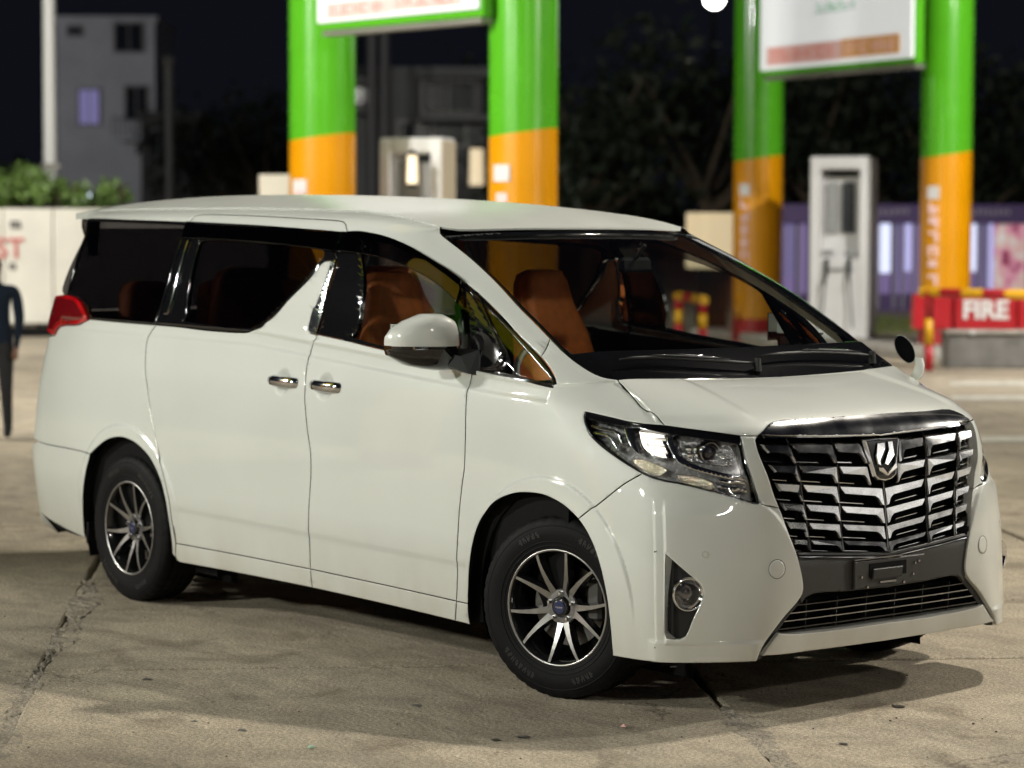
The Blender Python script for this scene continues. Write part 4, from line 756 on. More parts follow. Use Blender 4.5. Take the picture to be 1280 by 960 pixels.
# ---- cabin ----------------------------------------------------------------------
def seat(x,y,w,z0,h,m,head=True,name='cabin_seat'):
    """leather seat: cushion, raked back, headrest, armrests; faces +x"""
    def pad(pts,th,mm,nm,par):
        # pts: centreline (x,z,halfwidth) sweeping the pad; th thickness
        V=[];F=[];n=16
        for i,(px,pz,hw) in enumerate(pts):
            a=pts[max(i-1,0)];b=pts[min(i+1,len(pts)-1)]; d=Vector((b[0]-a[0],0,b[1]-a[1])).normalized(); nx,nz=-d.z,d.x
            for j in range(n):
                t=2*math.pi*j/n; e=.5; cy=math.copysign(abs(math.cos(t))**e,math.cos(t)); cn=math.copysign(abs(math.sin(t))**e,math.sin(t)); q=th*(1 if 0<i<len(pts)-1 else .45)
                V.append((px+nx*cn*q/2,y+hw*cy,pz+nz*cn*q/2))
        for i in range(len(pts)-1):
            for j in range(n): F.append((i*n+j,i*n+(j+1)%n,(i+1)*n+(j+1)%n,(i+1)*n+j))
        F+=[tuple(range(n)),tuple(range((len(pts)-1)*n,len(pts)*n))]
        o=mesh(nm,V,F,mm,par,True,recalc=True); return o
    hw=w/2
    c=pad([(x+.48,z0+.02,hw*.85),(x+.44,z0+.04,hw*.95),(x+.2,z0+.01,hw),(x,z0,hw),(x-.05,z0,hw*.9)],.16,m,name,van)
    pad([(x+.02,z0+.02,hw*.9),(x-.02,z0+.12,hw),(x-.12,z0+.38,hw),(x-.17,z0+h*.66,hw*.86),(x-.215,z0+h*.80,hw*.68),(x-.24,z0+h*.93,hw*.58),(x-.25,z0+h*.98,hw*.46),(x-.25,z0+h*1.0,hw*.28)],.13,m,'backrest',c)
    if False: pad([(x-.215,z0+h-.02,hw*.50),(x-.225,z0+h+.03,hw*.56),(x-.24,z0+h+.13,hw*.54),(x-.245,z0+h+.17,hw*.42)],.12,m,'headrest',c)
    y0=y
    m2=MB()
    for q in(-1,1): m2.box((x+.12,y0+q*hw*1.02,z0+.22),(.34,.06,.075),bev=.025)
    m2.build('armrest',m,c,True)
    return c
for y in(-.42,.42): seat(-1.42,y,.44,.70,.82,TAN)
for y in(-.40,.40): seat(-2.55,y,.56,.72,.80,TAN)
for y in(-.42,.02,.44): seat(-3.42,y,.42,.74,.70,TAN)
def dash():
    ys=np.linspace(-.74,.74,21); prof=[(.17,1.135),(.02,1.150),(-.15,1.140),(-.30,1.125),(-.38,1.095),(-.40,1.05),(-.36,.95),(-.34,.75)]; V=[];F=[]
    for y in ys:
        b=.05*math.exp(-((y+.38)/.16)**2); e=.10*(abs(y)/.74)**2.5
        for k,(x,z) in enumerate(prof): V.append((x-e,y,z+(b if k in(2,3,4) else 0)))
    n=len(prof)
    for i in range(20):
        for j in range(n-1): F.append((i*n+j,(i+1)*n+j,(i+1)*n+j+1,i*n+j+1))
    return mesh('dashboard',V,F,DASH,van,True,recalc=True)
dh=dash()
V=[];F=[];R1,r1,n,k=.185,.014,32,8
for i in range(n):
    a=2*math.pi*i/n
    for j in range(k): b=2*math.pi*j/k; V.append(((R1+r1*math.cos(b))*0+0,(R1+r1*math.cos(b))*math.cos(a),(R1+r1*math.cos(b))*math.sin(a))); V[-1]=(r1*math.sin(b),V[-1][1],V[-1][2])
for i in range(n):
    for j in range(k): F.append((i*k+j,((i+1)%n)*k+j,((i+1)%n)*k+(j+1)%k,i*k+(j+1)%k))
T_=Matrix.Rotation(math.radians(-28),3,'Y'); sw=mesh('steering_wheel',[tuple(T_@Vector(v)+Vector((-.60,-.38,1.08))) for v in V],F,BLKM,van,True,recalc=True)
m=MB(); m.box((-.58,-.38,1.08),(.05,.30,.05),bev=.015); m.box((-.58,-.38,1.0),(.05,.05,.16),bev=.015); m.build('steering_spokes',BLKM,sw)
m=MB(); m.box((-.56,0,1.56),(.03,.20,.06),rz=.2,bev=.012); m.cyl((-.56,0,1.58),(-.50,0,1.64),.008,n=8); m.build('rear_view_mirror',DARK,van)
m=MB(); m.box((-.30,-.38,1.16),(.12,.32,.05),bev=.02); m.build('instrument_hood',DASH,dh)
m=MB(); m.box((-.40,0,1.02),(.03,.28,.16),bev=.01); m.build('centre_screen',BLK,dh)
# small note and shade sticker at the windscreen edge
st=mat('yellow_green_sticker',(.45,.55,.05),.5); P0,N0=SS([-4.25,-4.02,-3.98,-4.2],[14.75,14.75,14.55,14.55],-.014); mesh('windscreen_sticker',P0,[(0,1,2,3)],st,ws)
P0,N0=SS([-4.30,-4.15,-4.12,-4.27],[15.15,15.15,15.0,15.0],-.014); mesh('windscreen_sticker',P0,[(0,1,2,3)],mat('pale_sticker',(.5,.55,.5),.5),ws)
m=MB(); m.box((-.46,.52,1.13),(.012,.10,.05),rz=.4); m.build('paper_note',mat('white_paper',(.7,.7,.68),.8),van)

# little scuffs and chips
for (u,v,l,h_) in ((5.34,3.95,.030,.006),(5.0,.12,.06,.008),(5.35,.9,.012,.006)):
    q=[(u,v),(u-.22*l/.03*.3,v+.02),(u-.22*l/.03*.3,v-h_/.12*.6),(u,v-h_/.12)]
    panel('scuff_mark',[loop(q+[q[0]])],mat('scuffed_plastic',(.05,.045,.04),.8),van,off=.0012,thick=0,gap=0,bev=0)
# ---- wheels ---------------------------------------------------------------------
def make_wheel(ax,ay,steer,flip):
    w_=bpy.data.objects.new('wheel',None); COL.objects.link(w_); w_.parent=van; w_.location=(ax,ay,.334); w_.rotation_euler=(0,0,steer+(math.pi if flip else 0))
    n=160
    prof=[(.100,.212),(.104,.235),(.1085,.262),(.1075,.290),(.100,.314),(.092,.326),(.084,.3315),(.062,.3338),(.060,.327),(.054,.327),(.052,.3340),(.022,.3345),(.020,.327),(.013,.327),(.011,.3345)]
    P=[(a,r) for a,r in prof]+[(-a,r) for a,r in prof[::-1]]
    V,F=lathe(P,'y',n)
    V=[list(v) for v in V]
    # shoulder tread blocks: pull every other block edge in
    k=len(P)
    for i,(a,r) in enumerate(P):
        if abs(a)>.080 and r>.312 or (.022<=abs(a)<=.062 and r>.33):
            for j in range(n):
                if j%4==0: 
                    v=V[i*n+j]; f=(r-.0035)/r; v[0]*=f; v[2]*=f
    t=mesh('tyre',V,F,RUB,w_,True); t.data.set_sharp_from_angle(angle=math.radians(28))
    # sidewall ridges and raised marks
    m=MB(); 
    for rr,da in ((.300,.0012),(.243,.0015),(.228,.0012)):
        yy=-(np.interp(rr,[.212,.235,.262,.290,.314],[.100,.104,.1085,.1075,.100])); V,F=lathe([(yy+.001,rr-.003),(yy-da,rr-.0015),(yy-da,rr+.0015),(yy+.001,rr+.003)],'y',64); m.add(V,F)
    m.build('sidewall_ridge',RUB,w_,True)
    m=MB()
    for base,cnt in ((math.radians(68),8),(math.radians(125),5),(math.radians(250),8),(math.radians(305),5)):
        for q in range(cnt):
            a=base-q*.075; r0,r1=.262,.284
            for e in range(3):
                b=a-e*.018; rA=r0 if (q*3+e)%4 else r0+.008; rB=r1 if (q+e)%3 else r1-.008
                V=[(rA*math.cos(b),-.1092,rA*math.sin(b)),(rB*math.cos(b),-.1088,rB*math.sin(b)),(rB*math.cos(b+.009),-.1088,rB*math.sin(b+.009)),(rA*math.cos(b+.009),-.1092,rA*math.sin(b+.009))]
                V+=[(x,y+.003,z) for x,y,z in V]; m.add(V,[(0,1,2,3),(0,4,5,1),(1,5,6,2),(2,6,7,3),(3,7,4,0)])
    m.build('sidewall_lettering',mat('raised_rubber',(.035,.035,.036),.45),w_,stuff=True)
    V,F=lathe([(-.099,.2155),(-.102,.2135),(-.102,.2095),(-.099,.2065)],'y',64); rim=mesh('rim',V,F,SIL,w_,True)
    V,F=lathe([(-.100,.2085),(-.088,.200),(-.060,.194),(.02,.186),(.09,.205)],'y',64); mesh('rim_barrel',V,F,WBLK,w_,True)
    # ten spokes in V pairs
    for q in range(10):
        a_t=math.radians(36*q+8); a_h=a_t+math.radians(7.5 if q%2 else -7.5)
        def at(r,a,y): return (r*math.cos(a),y,r*math.sin(a))
        V=[];F=[]; K=7; ys=[]
        for i in range(K):
            f=i/(K-1); r=.052+(.206-.052)*f; a=a_h+(a_t-a_h)*f; hw=(.0095*(1-f)**1.4+.0040+.0012*f*f)
            c=np.array(at(r,a,0)); tn=np.array([-math.sin(a),0,math.cos(a)]); y=-.066-.030*math.sin(f*1.45)
            for dw,dy in ((-hw,0),(hw,0)): V.append(tuple(c+tn*dw+[0,y,0]))
        F=[(2*i,2*i+1,2*i+3,2*i+2) for i in range(K-1)]
        sp=mesh('spoke',V,F,SIL,w_)
        B=[];FB=[]
        for i in range(K):
            f=i/(K-1); r=.052+(.206-.052)*f; a=a_h+(a_t-a_h)*f; hw=(.0095*(1-f)**1.4+.0040+.0012*f*f); c=np.array(at(r,a,0)); tn=np.array([-math.sin(a),0,math.cos(a)]); y=-.066-.030*math.sin(f*1.45)
            for dw,dy in((-hw,.0004),(hw,.0004),(hw+.007,.034),(-hw-.007,.034)): B.append(tuple(c+tn*dw+[0,y+dy,0]))
        for i in range(K-1):
            for j in range(4): FB.append((4*i+j,4*i+(j+1)%4,4*i+4+(j+1)%4,4*i+4+j))
        mesh('spoke_body',B,FB,WBLK,w_,False,recalc=True)
    V,F=lathe([(-.062,.066),(-.068,.062),(-.069,.040),(-.058,.037),(-.058,.0)],'y',40); hub=mesh('hub',V,F,mat('hub_alloy',(.30,.30,.31),.3,.9,noise=.3,nscale=60),w_,False)
    V,F=lathe([(-.04,.075),(-.060,.066)],'y',40); mesh('hub_collar',V,F,WBLK,w_,False)
    V,F=lathe([(-.058,.0345),(-.080,.0335),(-.083,.030),(-.081,.0285),(-.083,.026),(-.084,0)],'y',36); cp=mesh('centre_cap',V,F,WBLK,w_,True)
    V,F=lathe([(-.0842,.0235),(-.0850,.022),(-.0852,0)],'y',28); mesh('cap_badge',V,F,mat('navy_badge',(.01,.02,.09),.25,0,.8),w_,False)
    m=MB()
    for i in range(-3,4): m.box((i*.0042,-.0856,.0),(.0028,.001,.004 if i%2 else .003))
    m.box((.002,-.0856,-.004),(.022,.0008,.0008)); m.build('badge_mark',CHR,w_)
    for q in range(5):
        a=math.radians(72*q+18); m=MB(); c=Vector((.050*math.cos(a),-.066,.050*math.sin(a))); m.cyl(c+Vector((0,.01,0)),c+Vector((0,-.014,0)),.0088,.0080,n=6); m.cyl(c+Vector((0,-.014,0)),c+Vector((0,-.018,0)),.0075,.005,n=8); m.build('lug_nut',CHR,w_)
    V,F=lathe([(-.012,.150),(-.012,.060),(-.03,.058),(-.03,0)],'y',40); mesh('brake_disc',V,F,mat('brake_steel',(.20,.19,.18),.4,1,noise=.3,nscale=30),w_,False)
    m=MB(); m.box((.125,-.016,.03),(.06,.07,.15),bev=.012); m.build('brake_caliper',mat('cast_caliper',(.09,.085,.08),.6),w_)
    return w_
make_wheel(0,-.800,math.radians(17),False); make_wheel(-3.0,-.800,0,False); make_wheel(0,.800,math.radians(17),True); make_wheel(-3.0,.800,0,True)
for s in(-1,1):
    m=MB(); m.cyl((0,s*.4,.33),(0,s*.72,.33),.05); m.cyl((-3,s*.4,.33),(-3,s*.72,.33),.06); m.build('axle',DARK,van)
# ================================================================ THE FORECOURT
FH=np.array([-.7775,.6289,0]); RH=np.array([.6289,.7775,0])
def at(px,D,z=0.):
    """ground-frame point: px across the photograph, D metres in front of the camera, z up"""
    p=np.array([CAM[0],CAM[1],0])+FH*D+RH*((px-640)/3140*D); return np.array([p[0],p[1],z])
def zz(py,D):
    q=(480-py)/3140; return 1.7227+D*(-.06364+.998*q)/(.998+.0637*q)
def wpx(n,D): return n/3140*D
RZ=math.atan2(RH[1],RH[0])
# concrete: base sheet plus individual slabs with open joints
def concrete(name,ca,cb,bump=.5):
    m=bpy.data.materials.new(name); m.use_nodes=True; t=m.node_tree; b=t.nodes['Principled BSDF']; L=t.links.new
    g=t.nodes.new('ShaderNodeNewGeometry'); mp=t.nodes.new('ShaderNodeMapping'); mp.inputs['Rotation'].default_value=(0,0,-.59+.0); mp.inputs['Scale'].default_value=(1,1,1); L(g.outputs['Position'],mp.inputs[0])
    def nz(s,det,sc3=None,dist=0):
        n=t.nodes.new('ShaderNodeTexNoise'); n.inputs['Scale'].default_value=s; n.inputs['Detail'].default_value=det; n.inputs['Roughness'].default_value=.62; n.inputs['Distortion'].default_value=dist
        if sc3:
            q=t.nodes.new('ShaderNodeMapping'); q.inputs['Scale'].default_value=sc3; q.inputs['Rotation'].default_value=(0,0,-.89); L(g.outputs['Position'],q.inputs[0]); L(q.outputs[0],n.inputs[0])
        else: L(g.outputs['Position'],n.inputs[0])
        return n
    def ramp(src,a,b_,p0,p1):
        r=t.nodes.new('ShaderNodeValToRGB'); r.color_ramp.elements[0].position=p0; r.color_ramp.elements[1].position=p1; r.color_ramp.elements[0].color=(*a,1); r.color_ramp.elements[1].color=(*b_,1); L(src,r.inputs[0]); return r
    def mix(mode,f,a,b_):
        x=t.nodes.new('ShaderNodeMix'); x.data_type='RGBA'; x.blend_type=mode
        if isinstance(f,float): x.inputs[0].default_value=f
        else: L(f,x.inputs[0])
        L(a,x.inputs[6]); L(b_,x.inputs[7]); return x
    n1=nz(.8,8,dist=1.0); r1=ramp(n1.outputs[0],ca,cb,.36,.64)
    n2=nz(2.6,9,(1,1.9,1),.9); r2=ramp(n2.outputs[0],(.66,.64,.62),(1.12,1.1,1.07),.34,.66); x1=mix('MULTIPLY',.75,r1.outputs[0],r2.outputs[0])
    n3=nz(75,4); r3=ramp(n3.outputs[0],(.52,.52,.52),(1.30,1.30,1.28),.36,.64); x2=mix('MULTIPLY',.85,x1.outputs[2],r3.outputs[0])
    n4=nz(1.7,8,dist=1.2); r4=ramp(n4.outputs[0],(1,1,1),(.48,.45,.42),.56,.68); x3=mix('MULTIPLY',.6,x2.outputs[2],r4.outputs[0])
    n5=nz(260,2); r5=ramp(n5.outputs[0],(.42,.42,.42),(1.45,1.42,1.38),.38,.66); x4=mix('MULTIPLY',.8,x3.outputs[2],r5.outputs[0])
    # fine hairline cracks
    v=t.nodes.new('ShaderNodeTexVoronoi'); v.feature='DISTANCE_TO_EDGE'; v.inputs['Scale'].default_value=.9; dn=nz(4,6)
    ad=t.nodes.new('ShaderNodeMix'); ad.data_type='RGBA'; ad.blend_type='ADD'; ad.inputs[0].default_value=.45; L(g.outputs['Position'],ad.inputs[6]); L(dn.outputs[1],ad.inputs[7]); L(ad.outputs[2],v.inputs['Vector'])
    r6=ramp(v.outputs[0],(.45,.43,.41),(1,1,1),.0,.012); gate=ramp(nz(.8,3).outputs[0],(0,0,0),(1,1,1),.50,.58); x5=mix('MULTIPLY',gate.outputs[0],x4.outputs[2],r6.outputs[0])
    L(x5.outputs[2],b.inputs['Base Color'])
    rr=t.nodes.new('ShaderNodeMapRange'); rr.inputs[3].default_value=.62; rr.inputs[4].default_value=.9; L(n2.outputs[0],rr.inputs[0]); L(rr.outputs[0],b.inputs['Roughness']); b.inputs['Specular IOR Level'].default_value=.35
    bp=t.nodes.new('ShaderNodeBump'); bp.inputs['Strength'].default_value=bump; bp.inputs['Distance'].default_value=.006; L(n3.outputs[0],bp.inputs['Height'])
    bq=t.nodes.new('ShaderNodeBump'); bq.inputs['Strength'].default_value=bump; bq.inputs['Distance'].default_value=.02; L(n2.outputs[0],bq.inputs['Height']); L(bp.outputs[0],bq.inputs['Normal'])
    bs=t.nodes.new('ShaderNodeBump'); bs.inputs['Strength'].default_value=bump*.9; bs.inputs['Distance'].default_value=.003; L(n5.outputs[0],bs.inputs['Height']); L(bq.outputs[0],bs.inputs['Normal']); L(bs.outputs[0],b.inputs['Normal'])
    return m
CONC=concrete('worn_concrete',(.60,.53,.42),(.44,.395,.32)); CONB=concrete('dark_joint_concrete',(.13,.12,.105),(.09,.082,.07),.9); CONL=concrete('patched_concrete',(.52,.47,.39),(.30,.275,.235),1.0)
gr_=mesh('ground',[(-300,-300,-.05),(300,-300,-.05),(300,300,-.05),(-300,300,-.05)],[(0,1,2,3)],CONB); far_=mesh('far_paving',[(-300,-300,-.0),(300,-300,-.0),(300,300,-.0),(-300,300,-.0)],[(0,1,2,3)],CONC); bpy.data.objects.remove(far_); gr_['kind']='structure'
TH=math.radians(-33.6); ea=np.array([math.cos(TH),math.sin(TH)]); eb=np.array([-math.sin(TH),math.cos(TH)])
def slab(i,j,sa=2.35,sb=2.5):
    """concrete slab with softened, chipped edges"""
    a0=-.21+i*sa; b0=-.15+j*sb; g=.013; n=14; r=random.Random(i*97+j); V=[];F=[]
    per=[]
    for k in range(4*n):
        e,f=divmod(k,n); f/=n
        x,y=[(f,0),(1,f),(1-f,1),(0,1-f)][e]; jit=r.uniform(-.004,.007) if 0<f<1 else .006
        A=a0+g+x*(sa-2*g); B=b0+g+y*(sb-2*g); A+= jit*(1 if x<.5 else -1)*(e%2); B+=jit*(1 if y<.5 else -1)*((e+1)%2); per.append((A,B))
    dz=[r.uniform(-.0015,.0015) for _ in range(4)]
    def P(A,B,ins,z):
        ca,cb=a0+sa/2,b0+sb/2; A2=A+(ca-A)*ins/(sa/2); B2=B+(cb-B)*ins/(sb/2); u_,v_=(A-a0)/sa,(B-b0)/sb; h=dz[0]*(1-u_)*(1-v_)+dz[1]*u_*(1-v_)+dz[2]*u_*v_+dz[3]*(1-u_)*v_
        q=ea*A2+eb*B2; return (q[0],q[1],z+h)
    m=len(per); V=[P(A,B,0,-.055) for A,B in per]+[P(A,B,0,-.004) for A,B in per]+[P(A,B,.010,0) for A,B in per]
    for k in range(2):
        for q in range(m): F.append((k*m+q,k*m+(q+1)%m,(k+1)*m+(q+1)%m,(k+1)*m+q))
    F.append(tuple(range(2*m,3*m))); return mesh('concrete_slab',V,F,CONC,gr_)
for i in range(-9,5):
    for j in range(-4,9): slab(i,j)
a0,a1,b0,b1=-.21-9*2.35,-.21+5*2.35,-.15-4*2.5,-.15+9*2.5
for (x0,x1,y0,y1) in ((-300,a0,-300,300),(a1,300,-300,300),(a0,a1,-300,b0),(a0,a1,b1,300)):
    q=[ea*x+eb*y for x,y in((x0,y0),(x1,y0),(x1,y1),(x0,y1))]; o=mesh('paving',[(p[0],p[1],-.001) for p in q],[(0,1,2,3)],CONC); o['kind']='structure'
# broken, patched joint strips
def rubble(a0,a1,b,wd,along='a'):
    n=int(abs(a1-a0)/.035); V=[];F=[]; k=7; r=random.Random(int(b*100)+7)
    for i in range(n+1):
        A=a0+(a1-a0)*i/n; w0=wd*(.55+.45*math.sin(i*.21+b)+.25*math.sin(i*.07))*.5+.02; c=b+.03*math.sin(i*.05)
        for q in range(k):
            f=q/(k-1)*2-1; B=c+f*w0+r.uniform(-.008,.008); h=(-.006 if abs(f)>.9 else r.uniform(-.007,.0035)); p=(ea*A+eb*B) if along=='a' else (ea*B+eb*A); V.append((p[0],p[1],.0025+h))
    for i in range(n):
        for q in range(k-1): F.append((i*k+q,i*k+q+1,(i+1)*k+q+1,(i+1)*k+q))
    o=mesh('joint_patch',V,F,CONL,gr_); return o
rubble(-2.7,1.4,-2.64,.13); rubble(.72,2.2,-.15,.11); rubble(-8,-4.5,-.15,.1)
# loose grit, a scrap of litter, an ice-like pebble
m=MB()
for k in range(260):
    px=random.uniform(0,1280); D=random.uniform(8,16); p=at(px,D); r=random.uniform(.002,.006); m.sphere((p[0],p[1],r*.3),r,5,3,(1,random.uniform(.6,1),.6))
o=m.build('loose_grit',mat('grit_stone',(.14,.12,.10),.9)); o['kind']='stuff'
m=MB(); p=(.574,-1.05,.004); V=[(-.012,-.008,0),(.014,-.006,.002),(.010,.009,.006),(-.010,.006,.008),(0,0,.011)]; V=[(p[0]+a,p[1]+b,p[2]+c) for a,b,c in V]; m.add(V,[(0,1,4),(1,2,4),(2,3,4),(3,0,4)])
lt=m.build('litter_scrap',mat('litter_paper',(.62,.35,.30),.7)); lt['label']='small red and white scrap of litter on the concrete near the front wheel'; lt['category']='litter'
m=MB(); m.sphere((.194,-2.084,.006),.013,10,6,(1,1,.5)); pb=m.build('pale_pebble',mat('pale_green_stone',(.50,.68,.52),.5),smooth=True); pb['label']='small pale green pebble lying on the concrete in the foreground'; pb['category']='pebble'
# painted lane marks, right
WP=mat('worn_white_paint',(.55,.53,.46),.7,noise=.35,nscale=9)
for nm,(x0,y0,x1,y1) in (('a',(1225,545,1330,552)),('b',(1188,476,1400,481)),('c',(1190,494,1400,499))):
    q=[at(x,5409/(y-279.8)) for x,y in((x0,y0),(x1,y0-1),(x1,y1),(x0,y1))]; o=mesh('painted_line',[(p[0],p[1],.006) for p in q],[(0,1,2,3)],WP); o['kind']='structure'
# ---- pipe-and-panel sign gantries --------------------------------------------------
GRN=mat('lime_green_paint',(.09,.42,.015),.24,0,.5,noise=.05,nscale=2); ORG=mat('amber_paint',(.74,.31,.0),.30,0,.4,noise=.05,nscale=2); REDP=mat('red_paint',(.42,.012,.02),.35,noise=.06,nscale=5)
PNK=mat('pale_pink_lettering',(.90,.62,.60),.6); WHT=mat('white_enamel',(.72,.72,.72),.35,noise=.03,nscale=4)
def column(px,D,wpix,zb,marks,lab,grp):
    c=at(px,D); R0=root('station_column',lab,'column',tuple(c),RZ,grp); w=wpx(wpix,D); r1=w*.33; r2=w*.37
    r=w/2; first=None; tilt=.05
    for sn,mm,z0,z1,k,t0,t1 in(('base_band',REDP,0,.34,1.012,0,0),('amber_band',ORG,.34,zb,1.,0,tilt),('green_band',GRN,zb,7.5,1.,tilt,0)):
        V=[];n=48
        for zq,tq in((z0,t0),(z1,t1)):
            for j in range(n): a=2*math.pi*j/n; V.append((r*k*math.cos(a),r*k*math.sin(a),zq+tq*math.cos(a)))
        F=[(j,(j+1)%n,n+(j+1)%n,n+j) for j in range(n)]+[tuple(range(n-1,-1,-1)),tuple(range(n,2*n))]; o=mesh(sn,V,F,mm,R0,recalc=True); o.data.shade_smooth(); o.data.set_sharp_from_angle(angle=math.radians(40))
    for zq in(1.6,4.3): m=MB(); m.cyl((0,0,zq),(0,0,zq+.03),r*1.008,n=40); m.build('weld_ring',ORG if zq<zb else GRN,R0,auto=40)
    th=math.radians(-128)
    def onp(a_,z,wd,h_,mm,nm,d=.006):
        m=MB(); m.box((r*1.0*math.cos(th+a_),r*1.0*math.sin(th+a_),z),(wd,d*2,h_),rz=th+a_+math.pi/2); m.build(nm,mm,R0)
    if marks:
        zt,zb_,_=marks; n=max(1,int((zt-zb_)/.19))
        for k in range(n):
            z=zt-(k+.5)*.19; rr=random.Random(k+int(px)); m=MB()
            for q in range(3):
                t=[(-.05,0,.045,.14),(.05,.0,.045,.14),(0,.05,.12,.045),(0,-.05,.12,.045),(0,0,.12,.045)][(rr.randrange(5)+q)%5]; a_=t[0]/r; m.box((r*math.cos(th+a_),r*math.sin(th+a_),z+t[1]),(t[2],.014+.003*q,t[3]),rz=th+a_+math.pi/2)
            m.build('painted_letter',PNK,R0)
        onp(0,zt+.11,.17,.17,WHT,'round_mark')
    else:
        onp(0,zz(211,D)-.05 if px>600 else zz(235,D),.20,.17,WHT,'sticker'); onp(0,(zz(211,D)-.30) if px>600 else zz(246,D),.14,.10,PNK,'sticker')
    return R0
zb1=2.72
c1=column(403,28.6,83,zz(172,28.6),None,'leftmost green and amber twin-pipe column holding the left sign','green and amber sign columns')
c2=column(653,25.9,86,zz(166,25.9),None,'green and amber twin-pipe column just right of the left sign','green and amber sign columns')
c3=column(946,37.2,62,zz(197,37.2),(zz(246,37.2),zz(345,37.2),-1),'green and amber column left of the white fuel pump, with lettering down it','green and amber sign columns')
c4=column(1180,33.6,64,zz(192,33.6),(zz(250,33.6),zz(372,33.6),-1),'rightmost green and amber column, behind the red FIRE box','green and amber sign columns')
def patch(name,par,px0,py0,px1,py1,D,m):
    p=at((px0+px1)/2,D); 
def signboard(pxa,Da,pxb,Db,zbot,zbot2,h,lab,rowsf):
    a=at(pxa,Da);b=at(pxb,Db); L=float(np.linalg.norm(b-a)); ang=math.atan2(b[1]-a[1],b[0]-a[0]); R0=root('sign_board',lab,'sign',((a[0]+b[0])/2,(a[1]+b[1])/2,zbot),ang)
    m=MB(); m.box((0,0,h/2),(L,.14,h),bev=.02); f=m.build('sign_frame',GRN,R0); m=MB(); m.box((0,-.09,h/2+.02),(L-.08,.05,h-.12),bev=.01); m.build('sign_face',mat('glowing_sign_white',(.70,.72,.72),.35,0,.3,emit=(.9,.93,.95),es=.42),R0)  # sign face given its own glow to read brighter white
    m=MB(); m.box((0,.03,-.03),(L-.1,.16,.05)); m.build('sign_rail',mat('raw_steel',(.3,.29,.26),.5,.6),R0)
    rowsf(R0,L); return R0
PKL=mat('faded_red_print',(.75,.25,.20),.6,emit=(.9,.3,.25),es=.10); ORL=mat('faded_orange_print',(.80,.42,.16),.6,emit=(.9,.5,.2),es=.08); GNL=mat('faded_green_print',(.12,.48,.22),.6); PKB=mat('pale_pink_print',(.80,.50,.47),.6,emit=(.9,.6,.55),es=.1)  # red, orange and pink prints share the sign's added glow
def strokes(R0,x0,x1,z,h,m,n,seed):
    r=random.Random(seed); b=MB(); w=(x1-x0)/n
    for k in range(n):
        cx=x0+(k+.5)*w
        for q in range(3):
            t=[(-.3,0,.12,1),(.3,0,.12,1),(0,.42,.6,.14),(0,-.42,.6,.14),(0,0,.6,.14)][(r.randrange(5)+q)%5]; b.box((cx+t[0]*w,-.122,z+t[1]*h),(t[2]*w,.006,t[3]*h))
    b.build('printed_lettering',m,R0,stuff=True)
def band(R0,x0,x1,z,h,m): b=MB(); b.box(((x0+x1)/2,-.117,z),(x1-x0,.006,h)); b.build('printed_band',m,R0)
def rowsA(R0,L):
    band(R0,-L*.42,-L*.02,.20,.17,PKB); band(R0,-L*.02,L*.40,.22,.17,PKB); strokes(R0,-L*.41,-L*.05,.20,.11,PKL,7,3); strokes(R0,.0,L*.38,.22,.11,PKL,7,5)
def rowsB(R0,L):
    band(R0,-L*.44,L*.06,.27,.26,PKB); band(R0,L*.06,L*.42,.28,.26,ORL); strokes(R0,-L*.42,L*.0,.27,.17,PKL,9,1); strokes(R0,L*.08,L*.38,.28,.16,PKB,6,2)
    strokes(R0,-L*.12,L*.14,.86,.13,GNL,7,4); strokes(R0,-L*.42,L*.2,1.3,.2,PKL,9,9)
signboard(404,27.6,609,25.6,zz(33,26.8),0,3.2,'white sign with pale red print in a green frame between the two left columns',rowsA)
signboard(953,36.0,1146,32.9,zz(87,34.4),0,3.2,'white sign with pink, orange and green print between the two right columns',rowsB)
